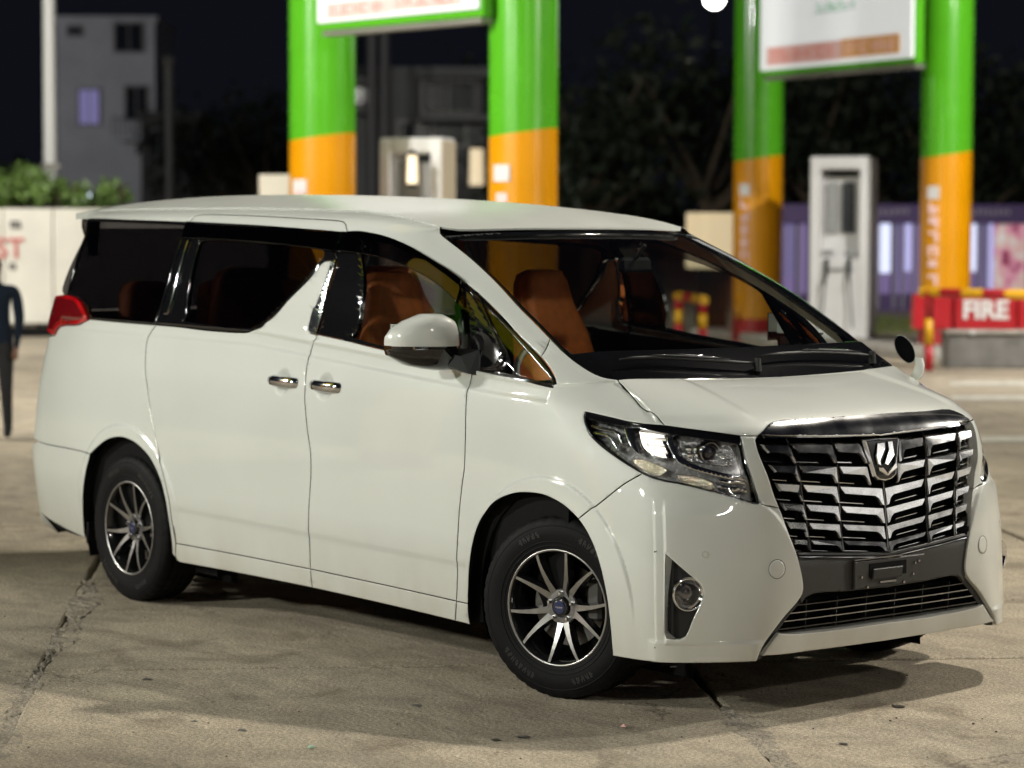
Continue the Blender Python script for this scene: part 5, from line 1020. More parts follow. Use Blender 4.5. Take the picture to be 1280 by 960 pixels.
# ---- pump islands, pumps, pipe guards -------------------------------------------------
KERB=mat('pale_kerb_concrete',(.42,.40,.36),.8,noise=.2,nscale=6)
for nm,(pa,Da,pb_,Db) in (('x',(930,38.5,1200,32.6)),('y',(380,30,680,25))):
    a=at(pa,Da);b=at(pb_,Db); L=float(np.linalg.norm(b-a))+.8; o=MB().box((0,0,.07),(L,1.5,.14),bev=.03).build('pump_island',KERB); o.location=((a[0]+b[0])/2,(a[1]+b[1])/2,0); o.rotation_euler=(0,0,math.atan2(b[1]-a[1],b[0]-a[0])); o['kind']='structure'
BEIP=mat('beige_enamel',(.50,.43,.31),.45,noise=.04,nscale=3); PGRY=mat('pump_grey_panel',(.30,.31,.31),.4); DISP=mat('pump_display',(.02,.025,.03),.15)
def pump(px,D,wf,ws_,top,lab,detail,sidem=None):
    c=at(px,D); h=top; R0=root('fuel_pump',lab,'fuel pump',(c[0],c[1],.14),RZ-.35,'fuel pumps on the islands'); h-=.14; sidem=sidem or WHT
    m=MB(); m.box((0,.02,h*.22),(wf,ws_,h*.44),bev=.02); m.box((-wf/2+.07,0,h*.5),(.14,ws_,h),bev=.02); m.box((wf/2-.07,0,h*.5),(.14,ws_,h),bev=.02); m.box((0,0,h-.09),(wf-.02,ws_-.01,.18),bev=.02); m.build('pump_frame',WHT,R0)
    m=MB(); m.box((wf/2+.006,0,h*.5),(.012,ws_*.96,h*.97)); m.build('side_panel',sidem,R0)
    m=MB(); m.box((0,.06,h*.66),(wf-.26,.05,h*.46)); m.build('recess_panel',PGRY if not detail else WHT,R0)
    if detail:
        m=MB(); m.box((.08,-.0,h*.72),(.17,.06,h*.28),bev=.01); m.build('display_window',DISP,R0)
        m=MB(); m.box((-.14,-.01,h*.72),(.16,.05,h*.28),bev=.01); m.build('display_window',PGRY,R0)
        for q in(-.16,.16):
            m=MB(); m.box((q,-ws_/2+.03,h*.47),(.16,.10,.09),bev=.02); m.build('nozzle_shelf',PGRY,R0)
            m=MB(); m.cyl((q,-ws_/2-.03,h*.44),(q,-ws_/2-.06,h*.34),.03,.022,n=10); m.cyl((q,-ws_/2-.06,h*.34),(q*1.2,-ws_/2-.13,h*.30),.018,n=8); n_=m.build('nozzle',DISP,R0)
            pts=[(q+.07*math.sin(t)*(1 if q>0 else -1),-ws_/2-.06-.05*math.sin(t),h*(.36-.30*math.sin(t))) for t in np.linspace(0,math.pi,12)]; k=MB(); [k.cyl(a,b,.014,n=6) for a,b in zip(pts[:-1],pts[1:])]; k.build('hose',DISP,R0)
        m=MB(); m.box((0,-ws_/2-.0,h*.38),(wf*.5,.03,.05),bev=.01); m.build('label_plate',PGRY,R0)
    return R0
pump(1052,35.2,.84,.50,zz(195,35.2)+0,'white fuel pump with display windows and nozzles between the two right columns',True)
p1=pump(521,29.5,.78,.44,zz(173,29.5),'fuel pump with white frame and beige side between the two left columns',False,BEIP)
def strip_lamp(px,D,py0,py1,w_,lab):
    c=at(px,D); R0=root('wall_lantern',lab,'lamp',(c[0],c[1],zz(py1,D)),RZ); h=zz(py0,D)-zz(py1,D); m=MB(); m.cyl((0,0,0),(0,0,h),wpx(w_,D)/2,wpx(w_,D)/2*.9,n=14); m.build('lantern_glass',mat('lantern_glow',(1,.9,.7),.5,emit=(1,.78,.48),es=.55),R0)
    m=MB(); m.cyl((0,0,h),(0,0,h+.06),wpx(w_,D)/2*1.15,.02,n=14); m.build('lantern_cap',DARK,R0); m=MB(); m.cyl((0,0,-.04),(0,0,0),wpx(w_,D)/2*1.0,n=14); m.build('lantern_cap',DARK,R0)
strip_lamp(595,52,186,232,19,'warm lit lantern to the right of the beige-sided pump'); strip_lamp(515,28.9,194,230,14,'warm lit lantern seen inside the white frame of the left pump')
SGM=mat('amber_pipe_paint',(.72,.38,.01),.35,noise=.08,nscale=8)
def guard(a,b,h,lab,seg=5,legs=True,r=.055):
    """striped pipe guard rail: two posts and a rail in alternating bands, each band a part"""
    a=np.array(a);b=np.array(b); d=b-a; L=float(np.linalg.norm(d)); R0=root('pipe_guard',lab,'guard rail',tuple(a),math.atan2(d[1],d[0]))
    for x in(0,L):
        for k in range(3): m=MB(); m.cyl((x,0,h*k/3),(x,0,h*(k+1)/3+(r*.6 if k==2 else 0)),r,n=16); m.build('post_band',REDP if k%2==0 else SGM,R0,True)
    for k in range(seg): m=MB(); m.cyl((-.12+(L+.24)*k/seg,0,h),(-.12+(L+.24)*(k+1)/seg,0,h),r,n=16); m.build('rail_band',SGM if k%2==0 else REDP,R0,auto=50)
guard(at(1161,29.6),at(1330,28.4),.93,'red and yellow striped pipe guard in front of the FIRE box',7)
guard(at(848,38.5),at(878,36.8),.62,'red and yellow striped pipe guard seen through the windscreen',3,r=.07)
# fire box on its plinth
FB=root('fire_box','red FIRE box on a grey concrete plinth behind the striped pipe guard','fire box',tuple(at(1240,30.4)),RZ-.04)
m=MB(); m.box((.15,0,.21),(1.45,.6,.42),bev=.02); m.build('plinth',mat('plinth_concrete',(.17,.165,.155),.85,noise=.25,nscale=5,bump=.4,bscale=60),FB)
m=MB(); m.box((.15,-.02,.445),(1.5,.64,.05),bev=.01); m.build('plinth_cap',KERB,FB)
for x0,x1,dy in((-.98,-.52,.03),(-.50,.24,0),(.26,1.2,.02)):
    m=MB(); m.box(((x0+x1)/2,-.16+dy,.68),(x1-x0,.3,.42),bev=.015); m.build('red_panel',REDP,FB)
def textobj(body,size,loc,rot,m,parent,ext=.004,bold=.0,align='CENTER'):
    cu=bpy.data.curves.new('lettering','FONT'); cu.body=body; cu.size=size; cu.extrude=ext; cu.offset=bold; cu.align_x=align; cu.align_y='CENTER'
    o=bpy.data.objects.new('lettering',cu); COL.objects.link(o); dg=bpy.context.evaluated_depsgraph_get(); me=bpy.data.meshes.new_from_object(o.evaluated_get(dg)); bpy.data.objects.remove(o)
    me.materials.clear(); p=link('lettering',me,m,parent); p.location=loc; p.rotation_euler=rot; return p
textobj('FIRE',.30,(-.13,-.318,.70),(math.pi/2,0,0),WHT,FB,bold=.012)
m=MB(); m.cyl((-.28,-.33,.44),(-.28,-.35,.44),.03,n=14); m.build('white_stud',WHT,FB)
# ---- beige cabinets --------------------------------------------------------------
def cabinet(px,D,wp,py0,py1,m_,lab,name='metal_cabinet',cat='cabinet',emit=False,d=.4):
    c=at(px,D); z1=zz(py0,D); z0=zz(py1,D); R0=root(name,lab,cat,(c[0],c[1],0),RZ-.2); m=MB(); m.box((0,0,(z0+z1)/2),(wpx(wp,D),d,z1-z0),bev=.02); m.build('cabinet_body',m_,R0); m=MB(); m.box((0,-d/2-.005,(z0+z1)/2),(wpx(wp,D)*.82,.012,(z1-z0)*.8),bev=.005); m.build('cabinet_door',m_,R0); m=MB(); m.box((0,0,z0/2),(wpx(wp,D)*.6,d*.7,z0)); m.build('cabinet_stand',DARK,R0); return R0
cabinet(889,40,62,265,335,mat('glowing_cream_enamel',(.75,.62,.40),.5,emit=(1,.8,.5),es=.25),'cream cabinet with an added glow beside the third column')  # enamel given its own glow in place of light on it
cabinet(352,31,48,219,262,mat('cream_enamel',(.60,.56,.46),.5),'off-white cabinet at the foot of the leftmost column')
# ---- boundary wall with planting, left ------------------------------------------------
WALL=mat('painted_wall',(.62,.60,.53),.8,noise=.10,nscale=1.3,bump=.3,bscale=30)
def wallrun(pa,pb_,D0,D1,h,lab):
    a=at(pa,D0);b=at(pb_,D1); L=float(np.linalg.norm(b-a)); R0=root('boundary_wall',lab,'wall',((a[0]+b[0])/2,(a[1]+b[1])/2,0),math.atan2(b[1]-a[1],b[0]-a[0])); n=max(1,int(L/.75))
    for k in range(n):
        x=-L/2+(k+.5)*L/n; m=MB(); m.box((x,random.uniform(-.008,.008),h/2+.10),(L/n-.02,.12,h-.2),bev=.012); m.build('wall_panel',WALL,R0)
    m=MB(); m.box((0,.0,.07),(L,.16,.14)); m.build('wall_foot',DARK,R0); return R0,L
Wl,Ll=wallrun(-60,420,37.5,40,zz(262,38),'off-white panel wall with red and black lettering behind the van, left')
r=random.Random(5)
RL=mat('faded_red_lettering',(.52,.16,.15),.7); BLt=mat('faded_black_lettering',(.08,.08,.09),.7)
def wl(body,px,py,size,mm): 
    c=at(px,37.5); x=(px+60)/480*Ll-Ll/2; textobj(body,size,(x,-.085,zz(py,37.8)),(math.pi/2,0,0),mm,Wl,bold=.006)
wl('ST',7,313,.42,RL); wl('ST',-38,313,.42,RL); wl('m',14,281,.22,BLt); wl('n',10,333,.20,BLt)
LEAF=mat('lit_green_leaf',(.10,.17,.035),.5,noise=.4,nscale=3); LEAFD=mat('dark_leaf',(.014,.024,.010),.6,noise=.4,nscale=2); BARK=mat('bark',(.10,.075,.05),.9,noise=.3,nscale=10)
def leafmass(c,rad,n,size,mm,name,par,seed):
    r=np.random.default_rng(seed); V=[];F=[]
    cl=[(r.normal(size=3)*.45) for _ in range(9)]
    for k in range(n):
        q=cl[r.integers(9)]+r.normal(size=3)*.22; p=np.array(c)+q*np.array(rad); a=r.normal(size=3);a/=np.linalg.norm(a); b=np.cross(a,r.normal(size=3)); b/=np.linalg.norm(b); s=size*r.uniform(.5,1.3); i=len(V)
        V+= [p-a*s,p+b*s*.45,p+a*s,p-b*s*.45+np.cross(a,b)*s*.2]; F.append((i,i+1,i+2,i+3))
    return mesh(name,V,F,mm,par)
def shrub(px,D,z0,rx,rz_,lab,n=420,mm=None,size=.07,seed=1):
    c=at(px,D); R0=root('potted_shrub' if False else 'leafy_shrub',lab,'shrub',(c[0],c[1],0),0,'shrubs along the top of the left wall'); m=MB()
    for k in range(4): a=k*1.57; m.cyl((0,0,.0),(.5*rx*math.cos(a),.3*rx*math.sin(a),z0+.1),.03,.012,n=6)
    m.build('stem',BARK,R0); leafmass((0,0,z0),(rx,rx*.7,rz_),n,size,mm or LEAF,'foliage',R0,seed); return R0
shs=[(-12,38.9,.42,.34),(22,38.8,.46,.42),(48,39,.38,.36),(86,38.8,.40,.34),(112,38.9,.30,.26),(145,39.1,.34,.40),(66,38.7,.30,.22)]
labs=['leafy green shrub at the far left edge above the wall','leafy green shrub above the red wall lettering','leafy green shrub just left of the white pole','leafy green shrub just right of the white pole','low leafy shrub below the pale lit panel','leafy green shrub at the right end above the wall, over the van tail','small shrub in front of the white pole']
for k,(px,D,rx,rz_) in enumerate(shs): shrub(px,D,zz(241 if k!=4 else 262,D),rx*1.1,rz_*.8,labs[k],n=520,seed=k+2)
for px,lab in((107,'left half of the pale blue lit panel pair above the wall'),(124,'right half of the pale blue lit panel pair above the wall')):
    c=at(px,41); o=MB().box((0,0,0),(wpx(13,41),.08,wpx(17,41)),bev=.02); R0=root('lit_panel',lab,'lit sign',(c[0],c[1],zz(250,41)),RZ); o.build('light_face',mat('cold_white_glow',(.8,.9,1),.5,emit=(.75,.85,1),es=1.3),R0); m=MB(); m.box((0,.07,0),(wpx(15,41),.06,wpx(20,41))); m.build('light_case',DARK,R0); m=MB(); m.cyl((0,.07,-1.9),(0,.07,-.1),.03,n=8); m.build('light_post',DARK,R0)
# white pole
c=at(64,39.5); R0=root('lamp_pole','tall white steel pole rising behind the shrubs, left','pole',tuple(c),0); m=MB(); m.cyl((0,0,0),(0,0,9),.115,.085,n=20); m.build('pole_shaft',mat('pole_grey_white',(.42,.42,.41),.5),R0,auto=40); m=MB(); m.box((0,0,.02),(.36,.36,.04)); m.build('pole_base',DARK,R0); m=MB(); m.box((0,0,4.2-1.6),(.24,.24,.10),bev=.01); m.build('pole_collar',mat('raw_steel'),R0)
# ---- buildings behind -------------------------------------------------------------------
def building(px,D,wp,pytop,depth,m_,lab,wins,balc=(),name='apartment_block',rz=0.,roofm=None):
    c=at(px,D); W=wpx(wp,D); H_=zz(pytop,D); R0=root(name,lab,'building',tuple(c),RZ+rz); m=MB(); m.box((0,depth/2,H_/2),(W,depth,H_)); m.build('wall',m_,R0)
    m=MB(); m.box((0,depth/2,H_+.12),(W+.3,depth+.3,.24)); m.build('roof_slab',m_,R0)
    for (wx,wy,ww,wh,gm) in wins:
        x=wpx(wx-px,D); z=zz(wy,D); w2=wpx(ww,D); h2=wpx(wh,D)
        m=MB(); m.box((x,-.02,z+h2/2+.05),(w2+.2,.12,.1)); m.box((x,-.02,z-h2/2-.05),(w2+.2,.16,.1)); m.box((x-w2/2-.05,-.02,z),(.1,.12,h2)); m.box((x+w2/2+.05,-.02,z),(.1,.12,h2)); m.box((x,-.03,z),(.05,.04,h2)); f=m.build('window',mat('pale_frame',(.3,.3,.3),.6),R0)
        m=MB(); m.box((x,-.005,z),(w2,.02,h2)); m.build('pane',gm,f)
    for (bx,by,bw) in balc:
        x=wpx(bx-px,D); z=zz(by,D); w2=wpx(bw,D); m=MB(); m.box((x,-.6,z),(w2,1.2,.16)); b_=m.build('balcony',m_,R0); m=MB()
        for k in range(9): m.box((x-w2/2+w2*k/8,-1.15,z+.5),(.03,.03,.9))
        m.box((x,-1.15,z+.97),(w2,.05,.05)); m.build('railing',DARK,b_)
    return R0
DW=mat('unlit_window',(.02,.022,.03),.15); LW=mat('lilac_lit_window',(.2,.2,.4),.3,emit=(.45,.40,.85),es=.28)
DIM=mat('dim_grey_render',(.62,.62,.64),.9,noise=.12,nscale=.6); DIM2=mat('dark_brick_render',(.11,.105,.10),.9,noise=.2,nscale=.8); 
building(134,118,122,28,7,DIM,'grey three-storey house at upper left with one lilac lit window',[(163,48,34,34,DW),(113,135,24,42,LW),(96,40,16,10,DW),(172,130,26,40,DW)],[(172,176,50)],'town_house')
building(212,104,70,148,6,DIM2,'low dark house with balconies right of the grey house',[(200,178,24,26,DW),(232,180,20,26,DW)],[(215,200,60)],'low_house')
building(300,96,120,190,6,DIM2,'dark low shed-like house left of the first column',[(280,214,24,22,DW),(325,214,22,22,DW)],(),'low_house')
building(520,64,170,96,6,mat('dim_concrete',(.16,.165,.17),.9,noise=.15,nscale=.7),'dark concrete building seen between the two left columns',[(455,120,22,22,DW),(560,122,60,34,DW),(540,168,80,26,DW)],[(458,141,26),(458,104,26),(570,150,90)],'concrete_building')
for px,h,lab in((465,9.2,'tall dark mast left of centre behind the left sign'),(481,8.4,'dark mast close right of the taller one behind the left sign')):
    c=at(px,60); R0=root('steel_mast',lab,'mast',tuple(c)); m=MB(); m.cyl((0,0,0),(0,0,h),.16,.12,n=10); m.build('mast_shaft',mat('dark_steel',(.12,.12,.13),.6,.4),R0); m=MB(); m.box((0,0,h-.6),(1.2,.12,.12)); m.build('crossarm',mat('dark_steel'),R0)
c=at(212,80); R0=root('street_lamp','thin grey unlit street lamp right of the grey house','street lamp',tuple(c)); m=MB(); m.cyl((0,0,0),(0,0,zz(82,80)),.10,.14,n=10); m.build('lamp_post',mat('grey_steel',(.35,.35,.34),.5,.3),R0); m=MB(); m.sphere((0,0,zz(78,80)),.22,10,6); m.build('lamp_head',mat('grey_steel'),R0)
# ---- trees ---------------------------------------------------------------------------------
def tree(px,D,h,rad,lab,seed,n=1500):
    c=at(px,D); R0=root('broadleaf_tree',lab,'tree',tuple(c),0,'dark trees behind the forecourt'); r=random.Random(seed); m=MB(); m.cyl((0,0,0),(0,0,h*.4),.22,.15,n=10)
    for k in range(7): a=k*.9+r.random(); m.cyl((0,0,h*(.3+.02*k)),(rad*.6*math.cos(a),rad*.6*math.sin(a),h*(.55+.06*k)),.09,.03,n=6)
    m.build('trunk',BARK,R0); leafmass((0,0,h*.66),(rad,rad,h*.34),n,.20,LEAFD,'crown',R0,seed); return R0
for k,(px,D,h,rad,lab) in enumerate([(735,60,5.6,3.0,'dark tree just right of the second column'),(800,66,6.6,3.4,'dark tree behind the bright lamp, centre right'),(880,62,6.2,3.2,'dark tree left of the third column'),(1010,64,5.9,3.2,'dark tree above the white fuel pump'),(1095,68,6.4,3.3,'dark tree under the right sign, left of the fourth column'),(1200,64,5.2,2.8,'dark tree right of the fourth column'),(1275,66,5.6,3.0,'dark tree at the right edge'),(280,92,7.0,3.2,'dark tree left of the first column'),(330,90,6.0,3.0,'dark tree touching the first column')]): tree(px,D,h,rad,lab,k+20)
# distant hedge line closing the horizon
m=MB()
hg=leafmass((0,0,0),(1,1,1),10,.1,LEAFD,'tmp',None,1); bpy.data.objects.remove(hg)
r=np.random.default_rng(8); V=[];F=[]
for k in range(9000):
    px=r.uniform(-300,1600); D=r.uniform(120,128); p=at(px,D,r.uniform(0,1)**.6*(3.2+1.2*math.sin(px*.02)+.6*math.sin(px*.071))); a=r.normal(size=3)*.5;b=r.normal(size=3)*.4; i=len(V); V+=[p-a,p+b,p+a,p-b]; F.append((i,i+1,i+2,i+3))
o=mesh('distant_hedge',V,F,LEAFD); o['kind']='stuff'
# ---- purple fence at right, built as a shopfront whose panes glow -----------------------------------------------------------------
D=50; SF=root('purple_fence_front','low purple fence built as a shopfront, its lavender panels glowing, beyond the right columns','shop',tuple(at(1130,D)),RZ); PUR=mat('purple_fascia',(.06,.03,.12),.5,emit=(.2,.12,.4),es=.035)
W=wpx(1000,D); xo=wpx(290,D); m=MB(); m.box((xo,.6,1.0),(W,1.0,2.0)); m.build('wall',PUR,SF); m=MB(); m.box((xo,-.0,zz(266,D)),(W,.3,wpx(24,D)),bev=.01); m.build('fascia',PUR,SF)
LAV=[mat('lavender_glow_pane',(.3,.3,.5),.4,emit=(.46,.44,.78),es=.85),mat('white_glow_pane',(.4,.4,.5),.4,emit=(.70,.76,1),es=1.0),mat('dim_lilac_pane',(.1,.09,.2),.4,emit=(.25,.20,.45),es=.35),mat('violet_pane',(.08,.05,.15),.4,emit=(.3,.22,.5),es=.38)]  # glow stands in for light falling on the lavender panels
xs=[(985,16,2,276,345),(1003,10,3,276,350),(1092,11,0,278,330),(1105,15,1,276,340),(1122,9,2,276,350),(1134,11,0,276,338),(1146,10,3,276,350),(1213,13,1,278,338),(1228,10,2,276,345),(1237,8,0,275,366)]+[(1300+k*17,10+k%3*3,(k*7)%4,276,340+k%4*7) for k in range(16)]
for px,w_,mi,y0,y1 in xs:
    x=wpx(px-1130,D); m=MB(); m.box((x,.08,(zz(y0,D)+zz(y1,D))/2),(wpx(w_,D),.03,zz(y0,D)-zz(y1,D))); m.build('pane',LAV[mi],SF)
    m=MB(); m.box((x,.08,(zz(y1,D)+.25)/2+.1),(wpx(w_,D),.025,zz(y1,D)-.25)); m.build('lower_pane',LAV[3],SF)
    m=MB(); m.box((x-wpx(w_/2+1,D),.02,1.0),(.05,.10,1.9)); m.build('mullion',mat('pale_mullion',(.3,.28,.36),.5),SF)
def wave_print():
    m=bpy.data.materials.new('blurred_pink_poster'); m.use_nodes=True; t=m.node_tree; b=t.nodes['Principled BSDF']; tc=t.nodes.new('ShaderNodeTexCoord'); n=t.nodes.new('ShaderNodeTexNoise'); n.inputs['Scale'].default_value=1.9; n.inputs['Detail'].default_value=2; t.links.new(tc.outputs['Object'],n.inputs[0]); r=t.nodes.new('ShaderNodeValToRGB'); e=r.color_ramp.elements; e[0].position=.36; e[0].color=(.01,.01,.02,1); e[1].position=.66; e[1].color=(.9,.85,.85,1)
    for p_,c_ in((.44,(.35,.03,.10,1)),(.50,(.85,.35,.5,1)),(.57,(.8,.55,.5,1))): q=e.new(p_); q.color=c_
    t.links.new(n.outputs[0],r.inputs[0]); t.links.new(r.outputs[0],b.inputs['Base Color']); t.links.new(r.outputs[0],b.inputs['Emission Color']); b.inputs['Emission Strength'].default_value=.30; return m  # poster print glows along with the panes
m=MB(); x=wpx(1262-1130,D); m.box((x,.05,(zz(278,D)+zz(370,D))/2),(wpx(40,D),.04,zz(278,D)-zz(370,D))); m.build('poster',wave_print(),SF)
b=MB(); strk=random.Random(2)
for k in range(11): b.box((wpx(1225-1130,D)+(k-5)*.10,-.16,zz(264,D)+strk.uniform(-.02,.02)),(.06,.01,.10))
for k in range(6): b.box((wpx(1115-1130,D)+(k-3)*.12,-.16,zz(264,D)+strk.uniform(-.02,.02)),(.07,.01,.10))
b.build('fascia_lettering',mat('dim_fascia_letter',(.3,.28,.34),.6),SF)
r=np.random.default_rng(3); V=[];F=[]
for k in range(2600):
    p=at(r.uniform(960,1330),r.uniform(39.5,46)); h=r.uniform(.04,.14); a=r.uniform(0,6.28); q=i=len(V); V+=[(p[0],p[1],0),(p[0]+.03*math.cos(a),p[1]+.03*math.sin(a),0),(p[0]+.04*math.cos(a),p[1],h)]; F.append((i,i+1,i+2))
o=mesh('grass_verge',V,F,mat('verge_grass',(.16,.20,.05),.8)); o['kind']='stuff'
# ---- far lit floodlight seen in the photograph -----------------------------------------------
EMW=mat('floodlight_glass',(1,1,1),.3,emit=(1,.95,.86),es=22)
def flood_mast(x,y,h,aim,size,lab,vis=False):
    R0=root('flood_mast',lab,'floodlight',(x,y,0),0,None); m=MB(); m.cyl((0,0,0),(0,0,h+.2),.11,.08,n=12); m.build('mast_shaft',mat('grey_steel'),R0); d=Vector(aim)-Vector((x,y,h)); d.normalize(); q=Vector((0,0,-1)).rotation_difference(d).to_matrix(); s=size/2
    V=[(-s,-s*.6,0),(s,-s*.6,0),(s,s*.6,0),(-s,s*.6,0),(-s*.7,-s*.4,.25),(s*.7,-s*.4,.25),(s*.7,s*.4,.25),(-s*.7,s*.4,.25)]; off=Vector((0,0,h)); V=[tuple(q@Vector(v)+off) for v in V]; mesh('lamp_housing',V,[(4,5,6,7),(0,1,5,4),(1,2,6,5),(2,3,7,6),(3,0,4,7)],DARK,R0)
    e=.94; V=[tuple(q@Vector(v)+off) for v in((-s*e,-s*.6*e,.02),(s*e,-s*.6*e,.02),(s*e,s*.6*e,.02),(-s*e,s*.6*e,.02))]; mesh('lamp_glass',V,[(0,1,2,3)],EMW,R0); return R0
names=['tall floodlight mast behind the camera to the left, lighting the van side','tall floodlight mast left of the van, lighting its flank','floodlight mast in front of the added shop','floodlight mast far ahead of the van','floodlight mast on the far side of the van']
for (x,y,h,pw,sz,col,aim),lab in zip(FLOODS,names):
    v=(Vector(aim)-Vector((x,y,h))).normalized(); lamp('AREA','flood_light_beam',tuple(Vector((x,y,h))+v*.06),pw,sz,col,aim)
    flood_mast(x,y,h,aim,sz*1.02,lab)
def spot(px,D,z,pw,col,aimpx,aimD,lab,size=.5):
    c=at(px,D,z); a=at(aimpx,aimD,0); v=(Vector(a)-Vector(c)).normalized(); lamp('AREA','flood_light_beam',tuple(Vector(c)+v*.06),pw,size,col,tuple(a)); flood_mast(c[0],c[1],z,tuple(a),size,lab)
spot(-420,21,7.2,1300,(1,.96,.88),500,31,'floodlight mast at the left of the forecourt lighting the islands')
spot(1750,25,7.2,1400,(1,.96,.9),1080,35,'floodlight mast at the right of the forecourt lighting the islands')
spot(-330,31,6.5,820,(1,.97,.9),40,40,'floodlight mast lighting the left wall')
c=at(889,62,zz(-2,62)); R0=root('floodlight','bright lit floodlight high against the dark trees, top right of centre','floodlight',tuple(c),RZ); m=MB(); m.cyl((0,-.12,0),(0,-.16,0),.24,n=28); m.build('lamp_glass',EMW,R0); m=MB(); m.cyl((0,-.12,0),(0,.2,0),.26,.16,n=24); m.build('lamp_housing',DARK,R0); m=MB(); m.cyl((0,.1,-c[2]),(0,.1,0),.08,n=10); m.build('mast_shaft',DARK,R0)
# ---- person at the left edge, back to the camera ----------------------------------------------
def person():
    c=at(-7,19.9); R0=root('person','person in a dark navy shirt and black trousers standing at the left edge','person',tuple(c),RZ)
    k=1.47/1.72; J={'pel':(0,0,.93,.125,.10),'sp':(0,.01,1.10,.145,.10),'ch':(0,.01,1.30,.160,.11),'nk':(0,.0,1.46,.052,.052),'hd0':(0,-.01,1.54,.062,.07),'hd':(0,-.01,1.62,.078,.09),'hdt':(0,-.0,1.70,.055,.06)}
    vs=[];ed=[];rad=[];idx={}
    def add(n,p,r): idx[n]=len(vs); vs.append((p[0]*k,p[1]*k,p[2]*k)); rad.append((r[0]*k,r[1]*k))
    for n,(x,y,z,a,b) in J.items(): add(n,(x,y,z),(a,b))
    for a,b in(('pel','sp'),('sp','ch'),('ch','nk'),('nk','hd0'),('hd0','hd'),('hd','hdt')): ed.append((idx[a],idx[b]))
    for s,nm in((-1,'l'),(1,'r')):
        add(nm+'sh',(s*.19,.01,1.40),(.062,.062)); add(nm+'el',(s*.222,.03 if s>0 else .0,1.12),(.052,.052)); add(nm+'wr',(s*.205,-.04 if s>0 else .02,.88),(.030,.028)); add(nm+'pm',(s*.20,-.06 if s>0 else .02,.81),(.040,.020))
        ed.extend([(idx['ch'],idx[nm+'sh']),(idx[nm+'sh'],idx[nm+'el']),(idx[nm+'el'],idx[nm+'wr']),(idx[nm+'wr'],idx[nm+'pm'])])
        for q in range(4): add(nm+'f%d'%q,(s*(.190+.003*q),(-.085 if s>0 else -.005)+.018*q,.735+.006*abs(q-1.5)),(.0095,.0095)); ed.append((idx[nm+'pm'],idx[nm+'f%d'%q]))
        add(nm+'th',(s*.175,-.105 if s>0 else -.03,.785),(.011,.011)); ed.append((idx[nm+'pm'],idx[nm+'th']))
        add(nm+'hp',(s*.09,0,.88),(.095,.10)); add(nm+'kn',(s*.10,-.02*s,.50),(.062,.064)); add(nm+'an',(s*.105,.03,.10),(.042,.045)); add(nm+'ft',(s*.12,-.10,.045),(.042,.035)); ed.extend([(idx['pel'],idx[nm+'hp']),(idx[nm+'hp'],idx[nm+'kn']),(idx[nm+'kn'],idx[nm+'an']),(idx[nm+'an'],idx[nm+'ft'])])
    me=bpy.data.meshes.new('body'); me.from_pydata(vs,ed,[]); o=bpy.data.objects.new('body',me); COL.objects.link(o); sk=o.modifiers.new('s','SKIN'); 
    for i,r_ in enumerate(rad): me.skin_vertices[0].data[i].radius=r_
    me.skin_vertices[0].data[0].use_root=True; sb=o.modifiers.new('b','SUBSURF'); sb.levels=2; sb.render_levels=2
    dg=bpy.context.evaluated_depsgraph_get(); me2=bpy.data.meshes.new_from_object(o.evaluated_get(dg)); bpy.data.objects.remove(o); me2.name='body'; me2.materials.clear()
    SK=mat('brown_skin',(.16,.08,.05),.5); SH=mat('navy_shirt',(.006,.012,.024),.85,spec=.2); TR=mat('black_trousers',(.008,.008,.010),.85); HR=mat('black_hair',(.008,.007,.006),.7)
    for mm in(SK,SH,TR,HR): me2.materials.append(mm)
    for p in me2.polygons:
        z=p.center.z/k; x=abs(p.center.x)/k; p.material_index=3 if z>1.60 or (z>1.54 and p.center.y>0) else 1 if (x>.17 and z>.86 and z<1.47) or (z>.93 and z<1.47 and not(x>.2 and z<.86)) or (z>.90 and x<.15 and z<1.0) else 0 if z>1.4 or (x>.17 and z<.86 and z>.65) else 2; p.use_smooth=True
    b=link('body',me2,None,R0)
person()

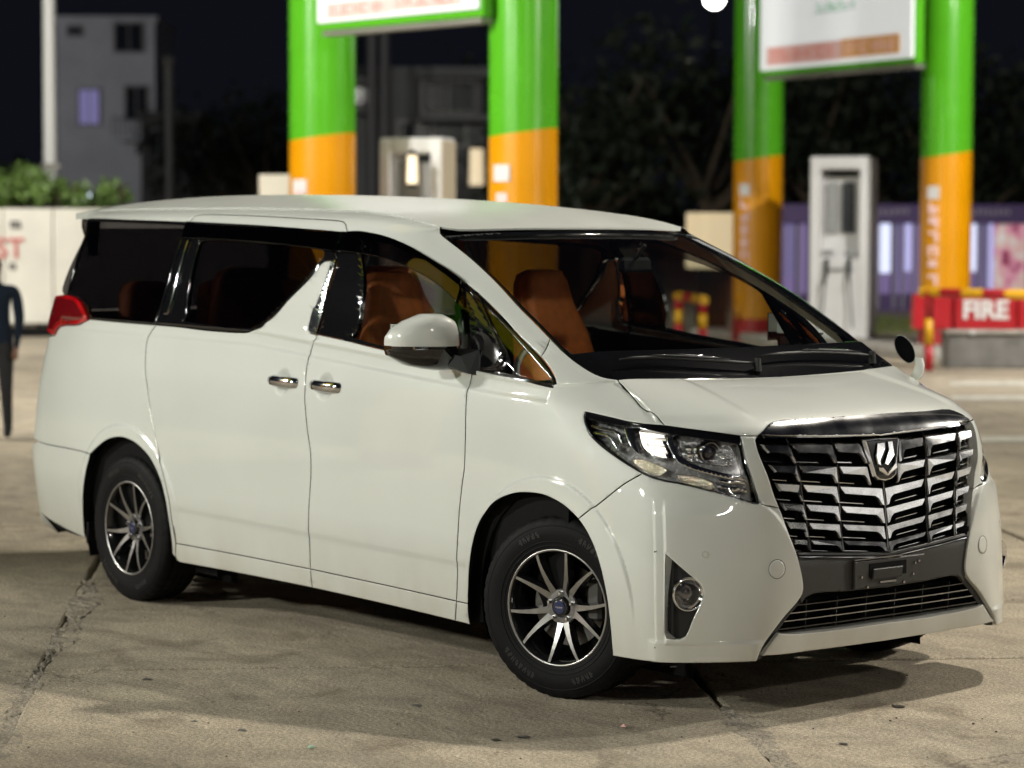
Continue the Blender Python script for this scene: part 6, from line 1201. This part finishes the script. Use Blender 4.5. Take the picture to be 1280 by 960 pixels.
# ---- added unseen shop ahead of the van for the chrome and glass to mirror ---------
def shop():
    R0=root('added_shop','added unseen shop with glowing windows for the chrome at the nose to mirror','shop',(10.5,12.5,0),math.radians(-50)); m=MB(); m.box((0,2,1.9),(14,4,3.8)); m.build('wall',mat('added_shop_render',(.20,.20,.20),.8,noise=.5,nscale=.5),R0); m=MB(); m.box((0,-.6,3.9),(14.6,3.2,.5),bev=.05); m.build('canopy_fascia',mat('added_shop_render'),R0); lamp('AREA','added_tube_beam',(8.9,11.1,3.55),80,6,(1,.97,.9),(8.2,10.4,0))  # area lamp added under the fascia to light the shop front
    for k in range(6):
        x=-5.8+k*2.3; m=MB(); m.box((x,-.03,1.45),(1.9,.06,2.1)); f=m.build('window',mat('pale_frame'),R0); m=MB(); m.box((x,-.07,1.45),(1.7,.02,1.9)); m.build('pane',mat('added_shop_pane',(.6,.6,.55),.3,emit=(1,.93,.80),es=.85),f)  # panes glow so the grille slats mirror something bright
        m=MB(); m.box((x,-1.2,3.63),(1.2,.3,.04)); m.build('added_tube',mat('tube_glow',(1,1,1),.4,emit=(1,.97,.9),es=7),R0)
shop()

spot(-560,95,9,900,(.9,.93,1),150,118,'added unseen floodlight brightening the grey house',1.2)  # lamp added out of view to brighten the grey house
# ---- added glowing sign and columns, unseen, to be mirrored in the corner glass -------------
GS=root('sign_board','added yellow-green glowing sign left of the van, unseen, in place of a canopy edge','sign',(-8.0,-7.2,6.3),math.pi); m=MB(); m.box((0,.05,2.1),(6.0,.2,4.3),bev=.03); m.build('sign_frame',GRN,GS); m=MB(); m.box((-1.45,-.07,2.1),(2.9,.06,4.0)); m.build('sign_face',mat('yellow_glow_face',(.5,.45,.02),.4,emit=(.62,.60,.03),es=.55),GS); m=MB(); m.box((1.5,-.07,2.1),(2.9,.06,4.0)); m.build('sign_face',mat('amber_glow_face',(.6,.4,.02),.4,emit=(.9,.62,.05),es=.5),GS)
for (x,y,lab) in ((-5.2,-7.2,'added green and amber column left of the van, unseen, under the added sign'),(-9.3,-7.2,'added green and amber column farther left, unseen, under the added sign')):
    R0=root('station_column',lab,'column',(x,y,0),0,'green and amber sign columns')
    for sn,mm,z0,z1 in(('base_band',REDP,0,.34),('amber_band',ORG,.34,2.72),('green_band',GRN,2.72,6.5)): m=MB(); m.cyl((0,0,z0),(0,0,z1),.37,n=40); m.build(sn,mm,R0,auto=40)

OIL=mat('oil_stain',(.07,.062,.052),.35,noise=.4,nscale=30)
def stain(x,y,r0,seed):
    r=random.Random(seed); n=22; V=[(x,y,.0032)]+[(x+r0*(.6+.5*r.random())*math.cos(k*2*math.pi/n)*1.3,y+r0*(.6+.5*r.random())*math.sin(k*2*math.pi/n),.0030) for k in range(n)]
    o=mesh('oil_drip',V,[(0,1+k,1+(k+1)%n) for k in range(n)],OIL,gr_); return o
for k,(px,D) in enumerate([(240,8.6),(300,8.45),(620,8.3),(655,8.35),(1130,8.9),(60,10.6),(1215,13),(1060,8.25),(520,8.9),(180,9.4)]):
    p=at(px,D); stain(p[0],p[1],.012+.012*random.random(),k)
